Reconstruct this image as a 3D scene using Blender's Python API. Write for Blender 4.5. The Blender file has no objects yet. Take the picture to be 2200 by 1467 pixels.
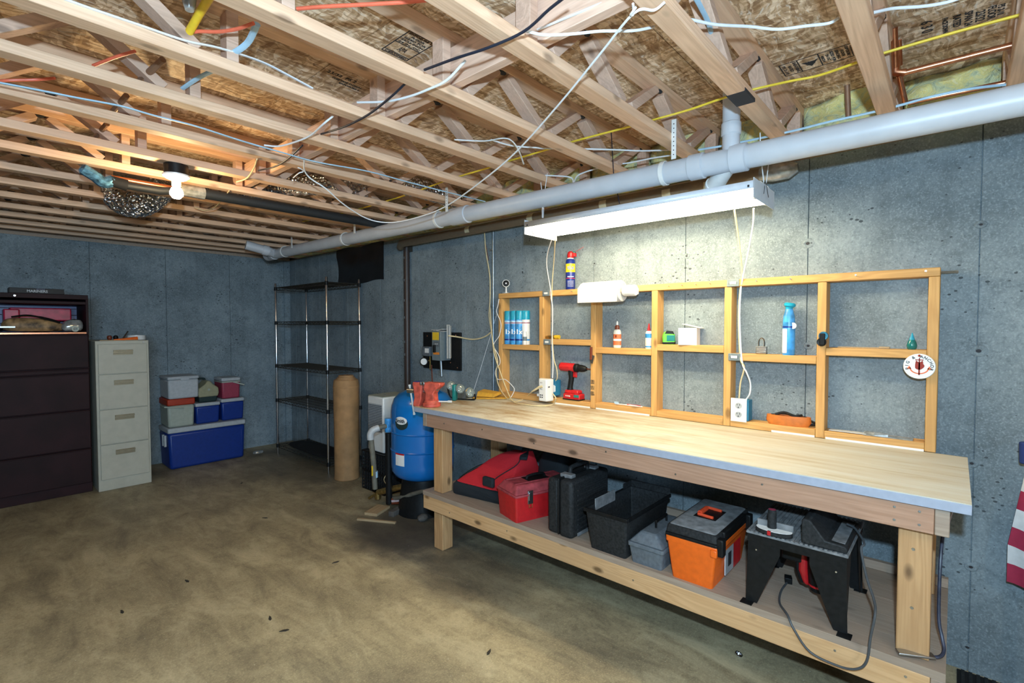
import bpy, bmesh, math, random
import numpy as np
from mathutils import Vector, Matrix, noise
rnd = random.Random(7)
SC = bpy.context.scene
COL = SC.collection
PI = math.pi

# ---------------------------------------------------------------- camera
F, YAW, PIT, ROL, HC = 1064.83, 0.841132, -0.0315589, -0.00046133, 1.5
_f = Vector((math.sin(YAW)*math.cos(PIT), math.cos(YAW)*math.cos(PIT), math.sin(PIT)))
_r = Vector((math.cos(YAW), -math.sin(YAW), 0)); _u = _r.cross(_f)
_R = _r*math.cos(ROL)+_u*math.sin(ROL); _U = -_r*math.sin(ROL)+_u*math.cos(ROL)
cam = bpy.data.cameras.new('camera'); co = bpy.data.objects.new('camera', cam); COL.objects.link(co)
cam.sensor_width = 36; cam.lens = F*36/2200; cam.clip_start = .02
co.matrix_world = Matrix(((_R.x, _U.x, -_f.x, 0), (_R.y, _U.y, -_f.y, 0), (_R.z, _U.z, -_f.z, HC), (0, 0, 0, 1)))
SC.camera = co

def at(x, y, ax, c):            # the point of the plane (axis = c) seen at that spot of the 2200x1467 photograph
    d = _R*((x-1100)/F) - _U*((y-733.5)/F) + _f
    o = Vector((0, 0, HC)); return o + d*((c-o[ax])/d[ax])

# ---------------------------------------------------------------- light
SC.view_settings.view_transform = 'Standard'; SC.view_settings.look = 'None'
SC.view_settings.gamma = 1; SC.view_settings.use_curve_mapping = False
SC.view_settings.exposure = 0.0
wd = bpy.data.worlds.new('world'); SC.world = wd; wd.use_nodes = True
wd.node_tree.nodes['Background'].inputs[0].default_value = (.6, .7, 1, 1)
wd.node_tree.nodes['Background'].inputs[1].default_value = 0.0
def lamp(name, typ, loc, power, color, **kw):
    l = bpy.data.lights.new(name, typ); l.energy = power; l.color = color
    for k, v in kw.items(): setattr(l, k, v)
    o = bpy.data.objects.new(name, l); COL.objects.link(o); o.location = loc; return o
lamp('photo_flash', 'POINT', (-.03, -.06, 1.76), 245, (0.54, 0.79, 1.0), shadow_soft_size=.03)
fill = lamp('far_wall_fill', 'AREA', (-1.4, -2.9, 1.75), 28, (0.52, 0.76, 1.0), shape='RECTANGLE', size=1.3, size_y=.7, spread=math.radians(75))  # added cool fill, no window modelled here; brightens the far left walls
fill.rotation_euler = (math.radians(83), 0, math.radians(-20))
lamp('ceiling_bulb_behind', 'POINT', (.6, -1.6, 2.1), 22, (1.0, 0.70, 0.30), shadow_soft_size=.05)

# ---------------------------------------------------------------- materials
def nt(name):
    m = bpy.data.materials.new(name); m.use_nodes = True
    t = m.node_tree; t.nodes.clear()
    o = t.nodes.new('ShaderNodeOutputMaterial'); b = t.nodes.new('ShaderNodeBsdfPrincipled')
    t.links.new(b.outputs[0], o.inputs[0]); return m, t, b
def N(t, typ, ins=None, **kw):
    n = t.nodes.new(typ)
    for k, v in kw.items(): setattr(n, k, v)
    for k, v in (ins or {}).items():
        if hasattr(v, 'is_linked'): t.links.new(v, n.inputs[k])
        else: n.inputs[k].default_value = v
    return n
def ramp(t, fac, stops):
    n = t.nodes.new('ShaderNodeValToRGB'); e = n.color_ramp.elements
    while len(e) < len(stops): e.new(.5)
    for el, (p, c) in zip(e, stops): el.position = p; el.color = (*c, 1) if len(c) == 3 else c
    t.links.new(fac, n.inputs[0]); return n.outputs[0]
def mixc(t, a, b, fac, mode='MIX'):
    n = t.nodes.new('ShaderNodeMix'); n.data_type = 'RGBA'; n.blend_type = mode
    for i, v in ((0, fac), (6, a), (7, b)):
        if hasattr(v, 'is_linked'): t.links.new(v, n.inputs[i])
        else: n.inputs[i].default_value = v if i == 0 else (*v, 1)
    return n.outputs[2]
def coords(t, scale=(1, 1, 1), kind='Object', rnd_shift=True):
    tc = t.nodes.new('ShaderNodeTexCoord'); v = tc.outputs[kind]
    if rnd_shift:
        oi = t.nodes.new('ShaderNodeObjectInfo')
        m = N(t, 'ShaderNodeVectorMath', {0: oi.outputs['Random'], 1: (17.3, 9.1, 23.7)}, operation='MULTIPLY')
        v = N(t, 'ShaderNodeVectorMath', {0: v, 1: m.outputs[0]}, operation='ADD').outputs[0]
    return N(t, 'ShaderNodeVectorMath', {0: v, 1: scale}, operation='MULTIPLY').outputs[0]
def bump(t, b, h, s, d=.01):
    n = N(t, 'ShaderNodeBump', {'Height': h, 'Strength': s, 'Distance': d}); t.links.new(n.outputs[0], b.inputs['Normal'])

def plain(name, col, rough=.5, metal=0, var=.08, coat=0, bumpy=0, scale=40, emit=0, trans=0):
    m, t, b = nt(name)
    v = coords(t, (scale,)*3); n = N(t, 'ShaderNodeTexNoise', {'Vector': v, 'Scale': 1, 'Detail': 3}).outputs[0]
    c = ramp(t, n, [(.3, tuple(x*(1-var) for x in col)), (.7, tuple(min(1, x*(1+var)) for x in col))])
    t.links.new(c, b.inputs['Base Color']); b.inputs['Roughness'].default_value = rough; b.inputs['Metallic'].default_value = metal
    if coat: b.inputs['Coat Weight'].default_value = coat
    if bumpy: bump(t, b, n, bumpy, .003)
    if trans: b.inputs['Transmission Weight'].default_value = trans
    if emit:
        b.inputs['Emission Color'].default_value = (*col, 1); b.inputs['Emission Strength'].default_value = emit
    return m

def wood(name, light, dark, axis=0, rough=.65, dirt=0., knots=.55, dirtcol=(.16, .12, .09), scale=1.0):
    """sawn pine: rings stretched along the grain axis, a few knots, optional grime"""
    m, t, b = nt(name)
    s = [9*scale]*3; s[axis] = .8*scale
    v = coords(t, tuple(s))
    w = N(t, 'ShaderNodeTexNoise', {'Vector': v, 'Scale': 1.0, 'Detail': 2, 'Distortion': .4}).outputs[0]
    rings = N(t, 'ShaderNodeMath', {0: N(t, 'ShaderNodeMath', {0: w, 1: 75.}, operation='MULTIPLY').outputs[0]}, operation='SINE').outputs[0]
    rings = N(t, 'ShaderNodeMapRange', {0: rings, 1: -1., 2: 1., 3: 0., 4: 1.}).outputs[0]
    s2 = [160*scale]*3; s2[axis] = 5*scale
    fine = N(t, 'ShaderNodeTexNoise', {'Vector': coords(t, tuple(s2)), 'Scale': 1., 'Detail': 2}).outputs[0]
    c = mixc(t, light, dark, N(t, 'ShaderNodeMath', {0: rings, 1: .36}, operation='MULTIPLY').outputs[0])
    c = mixc(t, c, dark, N(t, 'ShaderNodeMapRange', {0: fine, 1: .45, 2: .8, 3: 0., 4: .5}).outputs[0])
    big = N(t, 'ShaderNodeTexNoise', {'Vector': coords(t, (1.7, 1.7, 1.7)), 'Scale': 1., 'Detail': 2}).outputs[0]
    c = mixc(t, c, tuple(x*.72 for x in light), N(t, 'ShaderNodeMapRange', {0: big, 1: .45, 2: .7, 3: 0., 4: .6}).outputs[0])
    k = [9*scale]*3; k[axis] = 4.2*scale
    kv = N(t, 'ShaderNodeTexVoronoi', {'Vector': coords(t, tuple(k)), 'Scale': 1.}).outputs['Distance']
    kf = N(t, 'ShaderNodeMapRange', {0: kv, 1: .07, 2: .16, 3: knots, 4: 0.}).outputs[0]
    c = mixc(t, c, tuple(x*.28 for x in dark), kf)
    if dirt:
        dn = N(t, 'ShaderNodeTexNoise', {'Vector': coords(t, (5, 5, 5)), 'Scale': 1., 'Detail': 5, 'Roughness': .65}).outputs[0]
        c = mixc(t, c, dirtcol, N(t, 'ShaderNodeMapRange', {0: dn, 1: .35, 2: .7, 3: dirt*.3, 4: dirt}).outputs[0])
    t.links.new(c, b.inputs['Base Color']); b.inputs['Roughness'].default_value = rough
    bump(t, b, fine, .25, .002)
    return m

def concrete(name, a, bcol, pit=.5, rough=.85, floor=False):
    m, t, b = nt(name)
    v = coords(t, (1, 1, 1), rnd_shift=False)
    n1 = N(t, 'ShaderNodeTexNoise', {'Vector': v, 'Scale': 2.2, 'Detail': 6, 'Roughness': .62}).outputs[0]
    c = ramp(t, n1, [(.32, a), (.68, bcol)])
    n2 = N(t, 'ShaderNodeTexNoise', {'Vector': v, 'Scale': 14, 'Detail': 5, 'Roughness': .7}).outputs[0]
    c = mixc(t, c, tuple(x*.62 for x in a), N(t, 'ShaderNodeMapRange', {0: n2, 1: .5, 2: .78, 3: 0., 4: .75}).outputs[0])
    n3 = N(t, 'ShaderNodeTexNoise', {'Vector': v, 'Scale': 130, 'Detail': 3}).outputs[0]
    c = mixc(t, c, tuple(min(1, x*1.5) for x in bcol), N(t, 'ShaderNodeMapRange', {0: n3, 1: .5, 2: .8, 3: 0., 4: .6}).outputs[0])
    n4 = N(t, 'ShaderNodeTexNoise', {'Vector': v, 'Scale': 55, 'Detail': 4, 'Roughness': .75}).outputs[0]
    c = mixc(t, c, tuple(x*.5 for x in a), N(t, 'ShaderNodeMapRange', {0: n4, 1: .5, 2: .75, 3: 0., 4: .6}).outputs[0])
    h = n2
    if not floor:
        # vertical pour streaks
        st = N(t, 'ShaderNodeTexNoise', {'Vector': N(t, 'ShaderNodeVectorMath', {0: v, 1: (9, 9, .5)}, operation='MULTIPLY').outputs[0], 'Scale': 1, 'Detail': 3}).outputs[0]
        c = mixc(t, c, tuple(x*.6 for x in a), N(t, 'ShaderNodeMapRange', {0: st, 1: .52, 2: .8, 3: 0., 4: .35}).outputs[0])
        # bug holes, gathered in patches
        pv = N(t, 'ShaderNodeTexVoronoi', {'Vector': N(t, 'ShaderNodeVectorMath', {0: v, 1: (1, 1, 1.5)}, operation='MULTIPLY').outputs[0], 'Scale': 26, 'Randomness': 1.}).outputs['Distance']
        patch = N(t, 'ShaderNodeTexNoise', {'Vector': v, 'Scale': 5, 'Detail': 3}).outputs[0]
        thr = N(t, 'ShaderNodeMapRange', {0: patch, 1: .42, 2: .75, 3: .0, 4: .28}).outputs[0]
        pit_f = N(t, 'ShaderNodeMath', {0: pv, 1: thr}, operation='LESS_THAN').outputs[0]
        c = mixc(t, c, tuple(x*.33 for x in a), N(t, 'ShaderNodeMath', {0: pit_f, 1: pit}, operation='MULTIPLY').outputs[0])
        h = N(t, 'ShaderNodeMath', {0: n2, 1: pit_f}, operation='SUBTRACT').outputs[0]
    else:
        sv = N(t, 'ShaderNodeVectorMath', {0: v, 1: (1.6, .55, 1)}, operation='MULTIPLY').outputs[0]
        tr = N(t, 'ShaderNodeTexNoise', {'Vector': sv, 'Scale': 3.5, 'Detail': 7, 'Roughness': .7, 'Distortion': .6}).outputs[0]
        c = mixc(t, c, (.62, .54, .35), N(t, 'ShaderNodeMapRange', {0: tr, 1: .5, 2: .72, 3: 0., 4: .6}).outputs[0])
        c = mixc(t, c, (.085, .068, .05), N(t, 'ShaderNodeMapRange', {0: tr, 1: .48, 2: .3, 3: 0., 4: .6}).outputs[0])
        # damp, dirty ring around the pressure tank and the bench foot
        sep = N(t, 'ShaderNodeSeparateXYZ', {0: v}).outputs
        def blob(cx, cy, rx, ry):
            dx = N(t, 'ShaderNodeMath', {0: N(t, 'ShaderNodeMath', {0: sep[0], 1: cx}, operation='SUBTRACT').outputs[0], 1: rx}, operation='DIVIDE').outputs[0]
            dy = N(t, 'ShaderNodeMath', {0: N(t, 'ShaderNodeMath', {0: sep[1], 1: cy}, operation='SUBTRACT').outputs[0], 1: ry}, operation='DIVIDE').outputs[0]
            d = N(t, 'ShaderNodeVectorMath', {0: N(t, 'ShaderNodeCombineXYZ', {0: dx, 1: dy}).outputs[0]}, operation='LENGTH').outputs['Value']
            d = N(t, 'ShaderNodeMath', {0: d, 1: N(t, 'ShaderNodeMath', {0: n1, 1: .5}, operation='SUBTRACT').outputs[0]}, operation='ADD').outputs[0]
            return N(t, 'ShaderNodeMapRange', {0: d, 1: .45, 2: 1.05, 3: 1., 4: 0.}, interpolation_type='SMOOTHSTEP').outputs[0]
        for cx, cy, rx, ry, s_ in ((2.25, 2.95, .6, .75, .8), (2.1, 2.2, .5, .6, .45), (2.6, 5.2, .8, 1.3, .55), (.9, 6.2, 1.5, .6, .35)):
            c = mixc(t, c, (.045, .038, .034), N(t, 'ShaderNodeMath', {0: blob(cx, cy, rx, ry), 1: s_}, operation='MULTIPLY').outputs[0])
        sp = N(t, 'ShaderNodeTexVoronoi', {'Vector': v, 'Scale': 19}).outputs['Distance']
        c = mixc(t, c, (.62, .6, .5), N(t, 'ShaderNodeMath', {0: N(t, 'ShaderNodeMath', {0: sp, 1: .042}, operation='LESS_THAN').outputs[0], 1: .8}, operation='MULTIPLY').outputs[0])
    t.links.new(c, b.inputs['Base Color']); b.inputs['Roughness'].default_value = rough
    bump(t, b, h, .35, .004)
    return m

def osb(name):
    m, t, b = nt(name)
    v = coords(t, (1, 1, 1), rnd_shift=False)
    wv = N(t, 'ShaderNodeTexNoise', {'Vector': v, 'Scale': 7, 'Detail': 3}).outputs['Color']
    v2 = N(t, 'ShaderNodeVectorMath', {0: v, 1: N(t, 'ShaderNodeVectorMath', {0: wv, 1: (.09, .09, .05)}, operation='MULTIPLY').outputs[0]}, operation='ADD').outputs[0]
    def flakes(s, sc):
        vv = N(t, 'ShaderNodeVectorMath', {0: v2, 1: s}, operation='MULTIPLY').outputs[0]
        return N(t, 'ShaderNodeTexVoronoi', {'Vector': vv, 'Scale': sc}).outputs
    f1 = flakes((1, 4.6, 1), 15); f2 = flakes((4.2, 1, 1), 18)
    g1 = N(t, 'ShaderNodeSeparateColor', {0: f1['Color']}).outputs[0]; g2 = N(t, 'ShaderNodeSeparateColor', {0: f2['Color']}).outputs[1]
    g = N(t, 'ShaderNodeMath', {0: N(t, 'ShaderNodeMath', {0: g1, 1: g2}, operation='ADD').outputs[0], 1: .5}, operation='MULTIPLY').outputs[0]
    c = ramp(t, g, [(.1, (.27, .15, .075)), (.42, (.52, .34, .19)), (.62, (.68, .48, .31)), (.85, (.92, .74, .55))])
    fi = N(t, 'ShaderNodeTexNoise', {'Vector': N(t, 'ShaderNodeVectorMath', {0: v2, 1: (25, 90, 1)}, operation='MULTIPLY').outputs[0], 'Scale': 1., 'Detail': 3}).outputs[0]
    c = mixc(t, c, (.26, .13, .05), N(t, 'ShaderNodeMapRange', {0: fi, 1: .52, 2: .7, 3: 0., 4: .75}).outputs[0])
    c = mixc(t, c, (.85, .80, .72), N(t, 'ShaderNodeMapRange', {0: fi, 1: .42, 2: .28, 3: 0., 4: .7}).outputs[0])
    t.links.new(c, b.inputs['Base Color']); b.inputs['Roughness'].default_value = .6
    bump(t, b, fi, .3, .002); return m

def crinkle(name, col, scale, rough=.25, strength=1.0, metal=1.0, dist=.02):
    m, t, b = nt(name)
    v = coords(t, (scale,)*3)
    n = N(t, 'ShaderNodeTexVoronoi', {'Vector': v, 'Scale': 1}).outputs['Distance']
    b.inputs['Base Color'].default_value = (*col, 1); b.inputs['Metallic'].default_value = metal; b.inputs['Roughness'].default_value = rough
    bump(t, b, n, strength, dist); return m

def benchtop_mat():
    m, t, b = nt('unpainted_bench_plywood')
    v = coords(t, (1, 1, 1), rnd_shift=False)
    sv = N(t, 'ShaderNodeVectorMath', {0: v, 1: (14, 1.2, 1)}, operation='MULTIPLY').outputs[0]
    g = N(t, 'ShaderNodeTexNoise', {'Vector': sv, 'Scale': 1.3, 'Detail': 6, 'Roughness': .65, 'Distortion': .5}).outputs[0]
    c = ramp(t, g, [(.3, (.42, .34, .20)), (.45, (.56, .52, .42)), (.65, (.60, .60, .54))])
    st = N(t, 'ShaderNodeTexNoise', {'Vector': N(t, 'ShaderNodeVectorMath', {0: v, 1: (5, 2, 1)}, operation='MULTIPLY').outputs[0], 'Scale': 1., 'Detail': 5, 'Roughness': .7}).outputs[0]
    sy = N(t, 'ShaderNodeSeparateXYZ', {0: v}).outputs[1]
    wear = N(t, 'ShaderNodeMapRange', {0: sy, 1: .6, 2: 2.2, 3: .1, 4: .95}).outputs[0]
    f = N(t, 'ShaderNodeMath', {0: N(t, 'ShaderNodeMapRange', {0: st, 1: .44, 2: .62, 3: 0., 4: 1.}).outputs[0], 1: wear}, operation='MULTIPLY').outputs[0]
    c = mixc(t, c, (.30, .17, .05), f)
    t.links.new(c, b.inputs['Base Color']); b.inputs['Roughness'].default_value = .6
    bump(t, b, g, .2, .002); return m

M = dict(
    stud=wood('stud_pine', (.66, .37, .125), (.42, .20, .05), 2, knots=.7),
    plate=wood('plate_pine', (.66, .37, .125), (.42, .20, .05), 1, knots=.7),
    truss=wood('truss_pine', (.80, .53, .35), (.52, .29, .17), 0, knots=.6),
    trussweb=wood('web_pine', (.74, .50, .37), (.44, .26, .18), 0, knots=.6, dirt=.2, dirtcol=(.3, .22, .18)),
    strong=wood('strongback_pine', (.82, .56, .42), (.54, .32, .22), 1, knots=.5),
    apron=wood('apron_pine', (.49, .28, .18), (.31, .155, .085), 1, knots=.9, dirt=.15),
    leg=wood('leg_pine', (.60, .35, .16), (.36, .17, .06), 2, knots=.8, dirt=.12),
    shelfb=wood('shelf_front_pine', (.68, .42, .21), (.46, .24, .09), 1, knots=.9),
    plank=wood('dusty_plank', (.40, .30, .22), (.24, .16, .11), 1, knots=.5, dirt=.35, dirtcol=(.30, .25, .21)),
    scrap=wood('scrap_pine', (.56, .40, .22), (.36, .22, .10), 0, knots=.3, dirt=.3),
    wallc=concrete('poured_concrete_wall', (.135, .172, .195), (.26, .315, .345), .9),
    floorc=concrete('concrete_floor', (.25, .205, .125), (.42, .35, .21), floor=True, rough=.55),
    osb=osb('osb_flakes'), bench=benchtop_mat(),
    benchedge=plain('bench_edge_paint', (.34, .37, .45), .6, var=.06),
    pvc=plain('grey_white_pvc', (.54, .56, .60), .38, var=.06, scale=8), pvclight=plain('white_plastic', (.78, .78, .76), .35, var=.03),
    white=plain('white_paint', (.82, .82, .80), .4, var=.03), whitem=plain('white_enamel', (.62, .66, .72), .35, var=.04),
    paper=plain('paper_white', (.55, .55, .54), .9, bumpy=1.0, scale=120),
    black=plain('black_plastic', (.008, .0085, .009), .45, var=.3, scale=60), blackr=plain('black_rubber', (.015, .015, .016), .75),
    dblack=plain('dusty_black_plastic', (.020, .021, .022), .6, var=.45, scale=90),
    dusttop=plain('dust_covered_lid', (.17, .175, .18), .85, var=.4, scale=25),
    red=plain('red_plastic', (.50, .012, .016), .4, var=.12), dred=plain('dusty_red_lid', (.36, .05, .06), .6, var=.3, scale=30),
    orange=plain('orange_plastic', (.80, .13, .008), .45, var=.08), grey=plain('grey_plastic', (.115, .135, .155), .55, var=.2, scale=60),
    blue=plain('blue_enamel', (.004, .15, .48), .22, coat=.4, var=.06, scale=6), cblue=plain('cooler_blue', (.004, .03, .21), .4),
    cwhite=plain('cooler_white', (.42, .44, .46), .45), ccream=plain('cooler_cream', (.36, .39, .33), .5), cpink=plain('cooler_faded_red', (.30, .035, .07), .5),
    cred=plain('cooler_orange_red', (.36, .03, .008), .45), ctan=plain('cooler_tan', (.30, .28, .17), .55), cgreen=plain('cooler_dark_green', (.012, .03, .03), .5),
    cream=plain('cabinet_beige', (.46, .44, .36), .45, var=.06, scale=15), handle=plain('tarnished_handle', (.30, .26, .18), .4, metal=.6),
    darkcab=plain('dark_brown_enamel', (.020, .0055, .007), .5, var=.35, scale=4), cabin=plain('cabinet_inside', (.10, .12, .26), .4),
    chrome=plain('chrome', (.75, .76, .80), .16, metal=1, var=.03), steel=plain('steel', (.42, .43, .44), .35, metal=1), galv=plain('galvanised', (.33, .38, .42), .4, metal=.8, var=.15),
    wire=plain('dull_wire', (.045, .04, .032), .6, metal=.3), brownpipe=plain('brown_pipe', (.045, .030, .026), .45),
    copper=plain('copper', (.62, .27, .15), .28, metal=1, var=.15), brass=plain('brass', (.40, .28, .10), .35, metal=.9, var=.3, scale=60),
    foam=plain('black_pipe_foam', (.012, .015, .018), .6), cardboard=plain('kraft_roll', (.36, .20, .085), .75, var=.16, scale=12, bumpy=.6),
    panelgrey=plain('switch_box_grey', (.16, .20, .22), .45), yellow=plain('yellow', (.80, .52, .03), .45), ycable=plain('yellow_cable', (.85, .62, .05), .45),
    wcable=plain('white_cable', (.80, .82, .85), .45, var=.03), bcable=plain('pale_blue_cable', (.42, .62, .78), .4), beigecable=plain('beige_cord', (.70, .58, .34), .5),
    kcable=plain('black_cable', (.012, .016, .03), .45), gcable=plain('grey_cord', (.06, .065, .07), .5), pex=plain('orange_red_pex', (.85, .17, .09), .4),
    tubeglass=plain('lit_tube', (1, .84, .54), .5, emit=78, var=0), bulb=plain('lit_bulb', (1, .72, .36), .5, emit=420, var=0), ceramic=plain('porcelain', (.8, .8, .78), .3),
    vise=plain('vise_red_orange', (.52, .085, .055), .55, var=.35, scale=30), teal=plain('teal_cap', (.01, .32, .48), .35), skyb=plain('sky_blue_can', (.05, .28, .62), .3, var=.5, scale=22),
    navy=plain('navy_can', (.008, .025, .20), .3), lyellow=plain('label_yellow', (.95, .72, .01), .4), green=plain('lime_green', (.12, .62, .02), .4), dgreen=plain('dark_green_glass', (.01, .16, .15), .2),
    leather=plain('tan_leather', (.55, .29, .03), .55, var=.15), oleather=plain('orange_leather', (.60, .17, .025), .5, var=.15), insul=None, oldpipe=plain('grimy_pipe', (.15, .14, .11), .6, var=.25, scale=20), brightbar=plain('bright_bar', (.62, .62, .60), .35), dullcu=plain('dull_copper', (.27, .15, .09), .5, metal=.3), bluefilm=plain('blue_film', (.10, .25, .40), .18, metal=.6, var=.9, scale=40), tanpipe=plain('tan_brown_pipe', (.17, .125, .08), .5), handlered=plain('red_orange_handle', (.72, .07, .02), .5), barsteel=plain('dark_painted_bar', (.03, .035, .06), .45, var=.5),
    brown=plain('brown_plastic', (.16, .035, .015), .4), glue=plain('white_bottle', (.80, .78, .70), .4), inkblack=plain('stamp_ink', (.02, .02, .025), .7), ink2=plain('red_brown_ink', (.30, .03, .02), .7), orangeink=plain('orange_ink', (.75, .17, .06), .6),
    bluebox=plain('blue_box', (.02, .17, .30), .5), glass=None, maroon=plain('flag_maroon', (.34, .02, .06), .8), flagwhite=plain('flag_white', (.62, .64, .66), .8), flagblue=plain('flag_blue', (.01, .03, .14), .7),
    dred2=plain('bag_red', (.55, .012, .02), .8, bumpy=.5, scale=200), bagblack=plain('bag_black', (.010, .014, .018), .85, bumpy=.5, scale=200),
    foil=crinkle('foil_duct', (.75, .76, .80), 45, .22, 1., dist=.03), tarp=plain('black_tarp', (.006, .006, .007), .4, var=.4, scale=7),
    rock=plain('stone_grey', (.10, .09, .08), .9, var=.4, scale=14, bumpy=1), silver=plain('wrap_plastic', (.35, .36, .35), .15, metal=.4, var=.4, scale=30),
    tape=plain('masking_tape', (.55, .50, .34), .6), tagorange=plain('orange_sticker', (.8, .25, .03), .5), pink=plain('pinkish_package', (.45, .02, .06), .4, var=.3, scale=20), woodduck=plain('tan_brown_mottle', (.30, .18, .08), .6, var=.8, scale=18),
)
for k_ in ('darkcab', 'black', 'dblack', 'blackr'): M[k_].node_tree.nodes['Principled BSDF'].inputs['Specular IOR Level'].default_value = .22
M['darkcab'].node_tree.nodes['Principled BSDF'].inputs['Roughness'].default_value = .6
def insulation():
    m, t, b = nt('fibreglass')
    v = coords(t, (1, 1, 1))
    n = N(t, 'ShaderNodeTexNoise', {'Vector': v, 'Scale': 14, 'Detail': 6, 'Roughness': .7, 'Distortion': 1.}).outputs[0]
    c = ramp(t, n, [(.3, (.30, .33, .20)), (.42, (.62, .66, .42)), (.56, (.85, .74, .28)), (.7, (.92, .88, .66))])
    t.links.new(c, b.inputs['Base Color']); b.inputs['Roughness'].default_value = .95; bump(t, b, n, 1., .02); return m
M['insul'] = insulation()
def glassm():
    m, t, b = nt('clear_glass'); b.inputs['Base Color'].default_value = (.85, .95, .92, 1); b.inputs['Roughness'].default_value = .05
    b.inputs['Transmission Weight'].default_value = .9; return m
M['glass'] = glassm()

# ---------------------------------------------------------------- mesh building
class MB:
    def __init__(s): s.v = []; s.f = []
    def add(s, vs, fs):
        n = len(s.v); s.v += [Vector(p) for p in vs]; s.f += [tuple(i+n for i in f) for f in fs]; return s
    def box(s, a, b, taper=None, mat=None):
        x0, y0, z0 = a; x1, y1, z1 = b
        vs = [(x0, y0, z0), (x1, y0, z0), (x1, y1, z0), (x0, y1, z0), (x0, y0, z1), (x1, y0, z1), (x1, y1, z1), (x0, y1, z1)]
        if taper:      # shrink the bottom (or grow it) around the middle
            cx, cy = (x0+x1)/2, (y0+y1)/2
            vs = [(cx+(x-cx)*(taper[0] if z == z0 else 1), cy+(y-cy)*(taper[1] if z == z0 else 1), z) for x, y, z in vs]
        if mat: vs = [mat @ Vector(p) for p in vs]
        return s.add(vs, [(0, 3, 2, 1), (4, 5, 6, 7), (0, 1, 5, 4), (1, 2, 6, 5), (2, 3, 7, 6), (3, 0, 4, 7)])
    def bar(s, p, q, w, h, up=(0, 0, 1)):      # rectangular bar from p to q; w sideways, h along 'up'
        p, q = Vector(p), Vector(q); d = (q-p); L = d.length; d.normalize()
        side = d.cross(Vector(up)).normalized(); u = side.cross(d)
        m = Matrix(((d.x, side.x, u.x, p.x), (d.y, side.y, u.y, p.y), (d.z, side.z, u.z, p.z), (0, 0, 0, 1)))
        return s.box((0, -w/2, -h/2), (L, w/2, h/2), mat=m)
    def tube(s, pts, r, seg=8, cap=True, flat=1.0):
        pts = [Vector(p) for p in pts]; rs = r if isinstance(r, (list, tuple)) else [r]*len(pts)
        t0 = (pts[1]-pts[0]).normalized(); ref = Vector((0, 0, 1)) if abs(t0.z) < .9 else Vector((1, 0, 0))
        n = t0.cross(ref).normalized(); base = len(s.v); rings = []
        for i, p in enumerate(pts):
            t = (pts[min(i+1, len(pts)-1)]-pts[max(i-1, 0)])
            if t.length < 1e-9: t = t0
            t.normalize(); n = (n-t*n.dot(t)); n.normalize(); b = t.cross(n)
            s.v += [p+(n*math.cos(a)+b*math.sin(a)*flat)*rs[i] for a in [2*PI*k/seg for k in range(seg)]]
        for i in range(len(pts)-1):
            for k in range(seg):
                a = base+i*seg+k; b2 = base+i*seg+(k+1) % seg
                s.f.append((a, b2, b2+seg, a+seg))
        if cap:
            s.f.append(tuple(base+k for k in reversed(range(seg)))); s.f.append(tuple(base+(len(pts)-1)*seg+k for k in range(seg)))
        return s
    def lathe(s, prof, seg=24, mat=None, sx=1., sy=1.):     # profile [(r, z)...] around z
        base = len(s.v); mat = mat or Matrix()
        for r, z in prof: s.v += [mat @ Vector((r*sx*math.cos(2*PI*k/seg), r*sy*math.sin(2*PI*k/seg), z)) for k in range(seg)]
        for i in range(len(prof)-1):
            for k in range(seg):
                a = base+i*seg+k; b = base+i*seg+(k+1) % seg; s.f.append((a, b, b+seg, a+seg))
        if prof[0][0] > 1e-6: s.f.append(tuple(base+k for k in reversed(range(seg))))
        if prof[-1][0] > 1e-6: s.f.append(tuple(base+(len(prof)-1)*seg+k for k in range(seg)))
        return s
    def prism(s, poly, h0, h1, mat=None):     # poly in local xy, extruded along local z
        n = len(poly); mat = mat or Matrix()
        vs = [mat @ Vector((x, y, h0)) for x, y in poly]+[mat @ Vector((x, y, h1)) for x, y in poly]
        return s.add(vs, [tuple(reversed(range(n))), tuple(range(n, 2*n))]+[(i, (i+1) % n, n+(i+1) % n, n+i) for i in range(n)])
    def build(s, name, mat, parent=None, bevel=0, sub=0, off=(0, 0, 0), sharp=35):
        me = bpy.data.meshes.new(name); off = Vector(off)
        me.from_pydata([tuple(v-off) for v in s.v], [], s.f); me.validate()
        bm = bmesh.new(); bm.from_mesh(me); bmesh.ops.remove_doubles(bm, verts=bm.verts, dist=1e-6)
        bmesh.ops.recalc_face_normals(bm, faces=bm.faces); bm.to_mesh(me); bm.free()
        for p in me.polygons: p.use_smooth = True
        me.set_sharp_from_angle(angle=math.radians(sharp))
        me.materials.append(M[mat] if isinstance(mat, str) else mat)
        o = bpy.data.objects.new(name, me); COL.objects.link(o)
        if parent: o.parent = parent
        if bevel:
            b = o.modifiers.new('bevel', 'BEVEL'); b.width = bevel; b.segments = 2; b.limit_method = 'ANGLE'; b.angle_limit = math.radians(40)
        if sub:
            b = o.modifiers.new('sub', 'SUBSURF'); b.levels = b.render_levels = sub
        return o
def tag(o, label, cat, group=None, kind=None):
    o['label'] = label; o['category'] = cat
    if group: o['group'] = group
    if kind: o['kind'] = kind
    return o
def struct(o, label=None):
    o['kind'] = 'structure'
    if label: o['label'] = label
    return o
def thing(name, label, cat, loc=(0, 0, 0), rz=0, group=None):
    o = bpy.data.objects.new(name, None); COL.objects.link(o); o.location = loc; o.rotation_euler = (0, 0, rz)
    o.empty_display_size = .05; return tag(o, label, cat, group)
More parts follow.
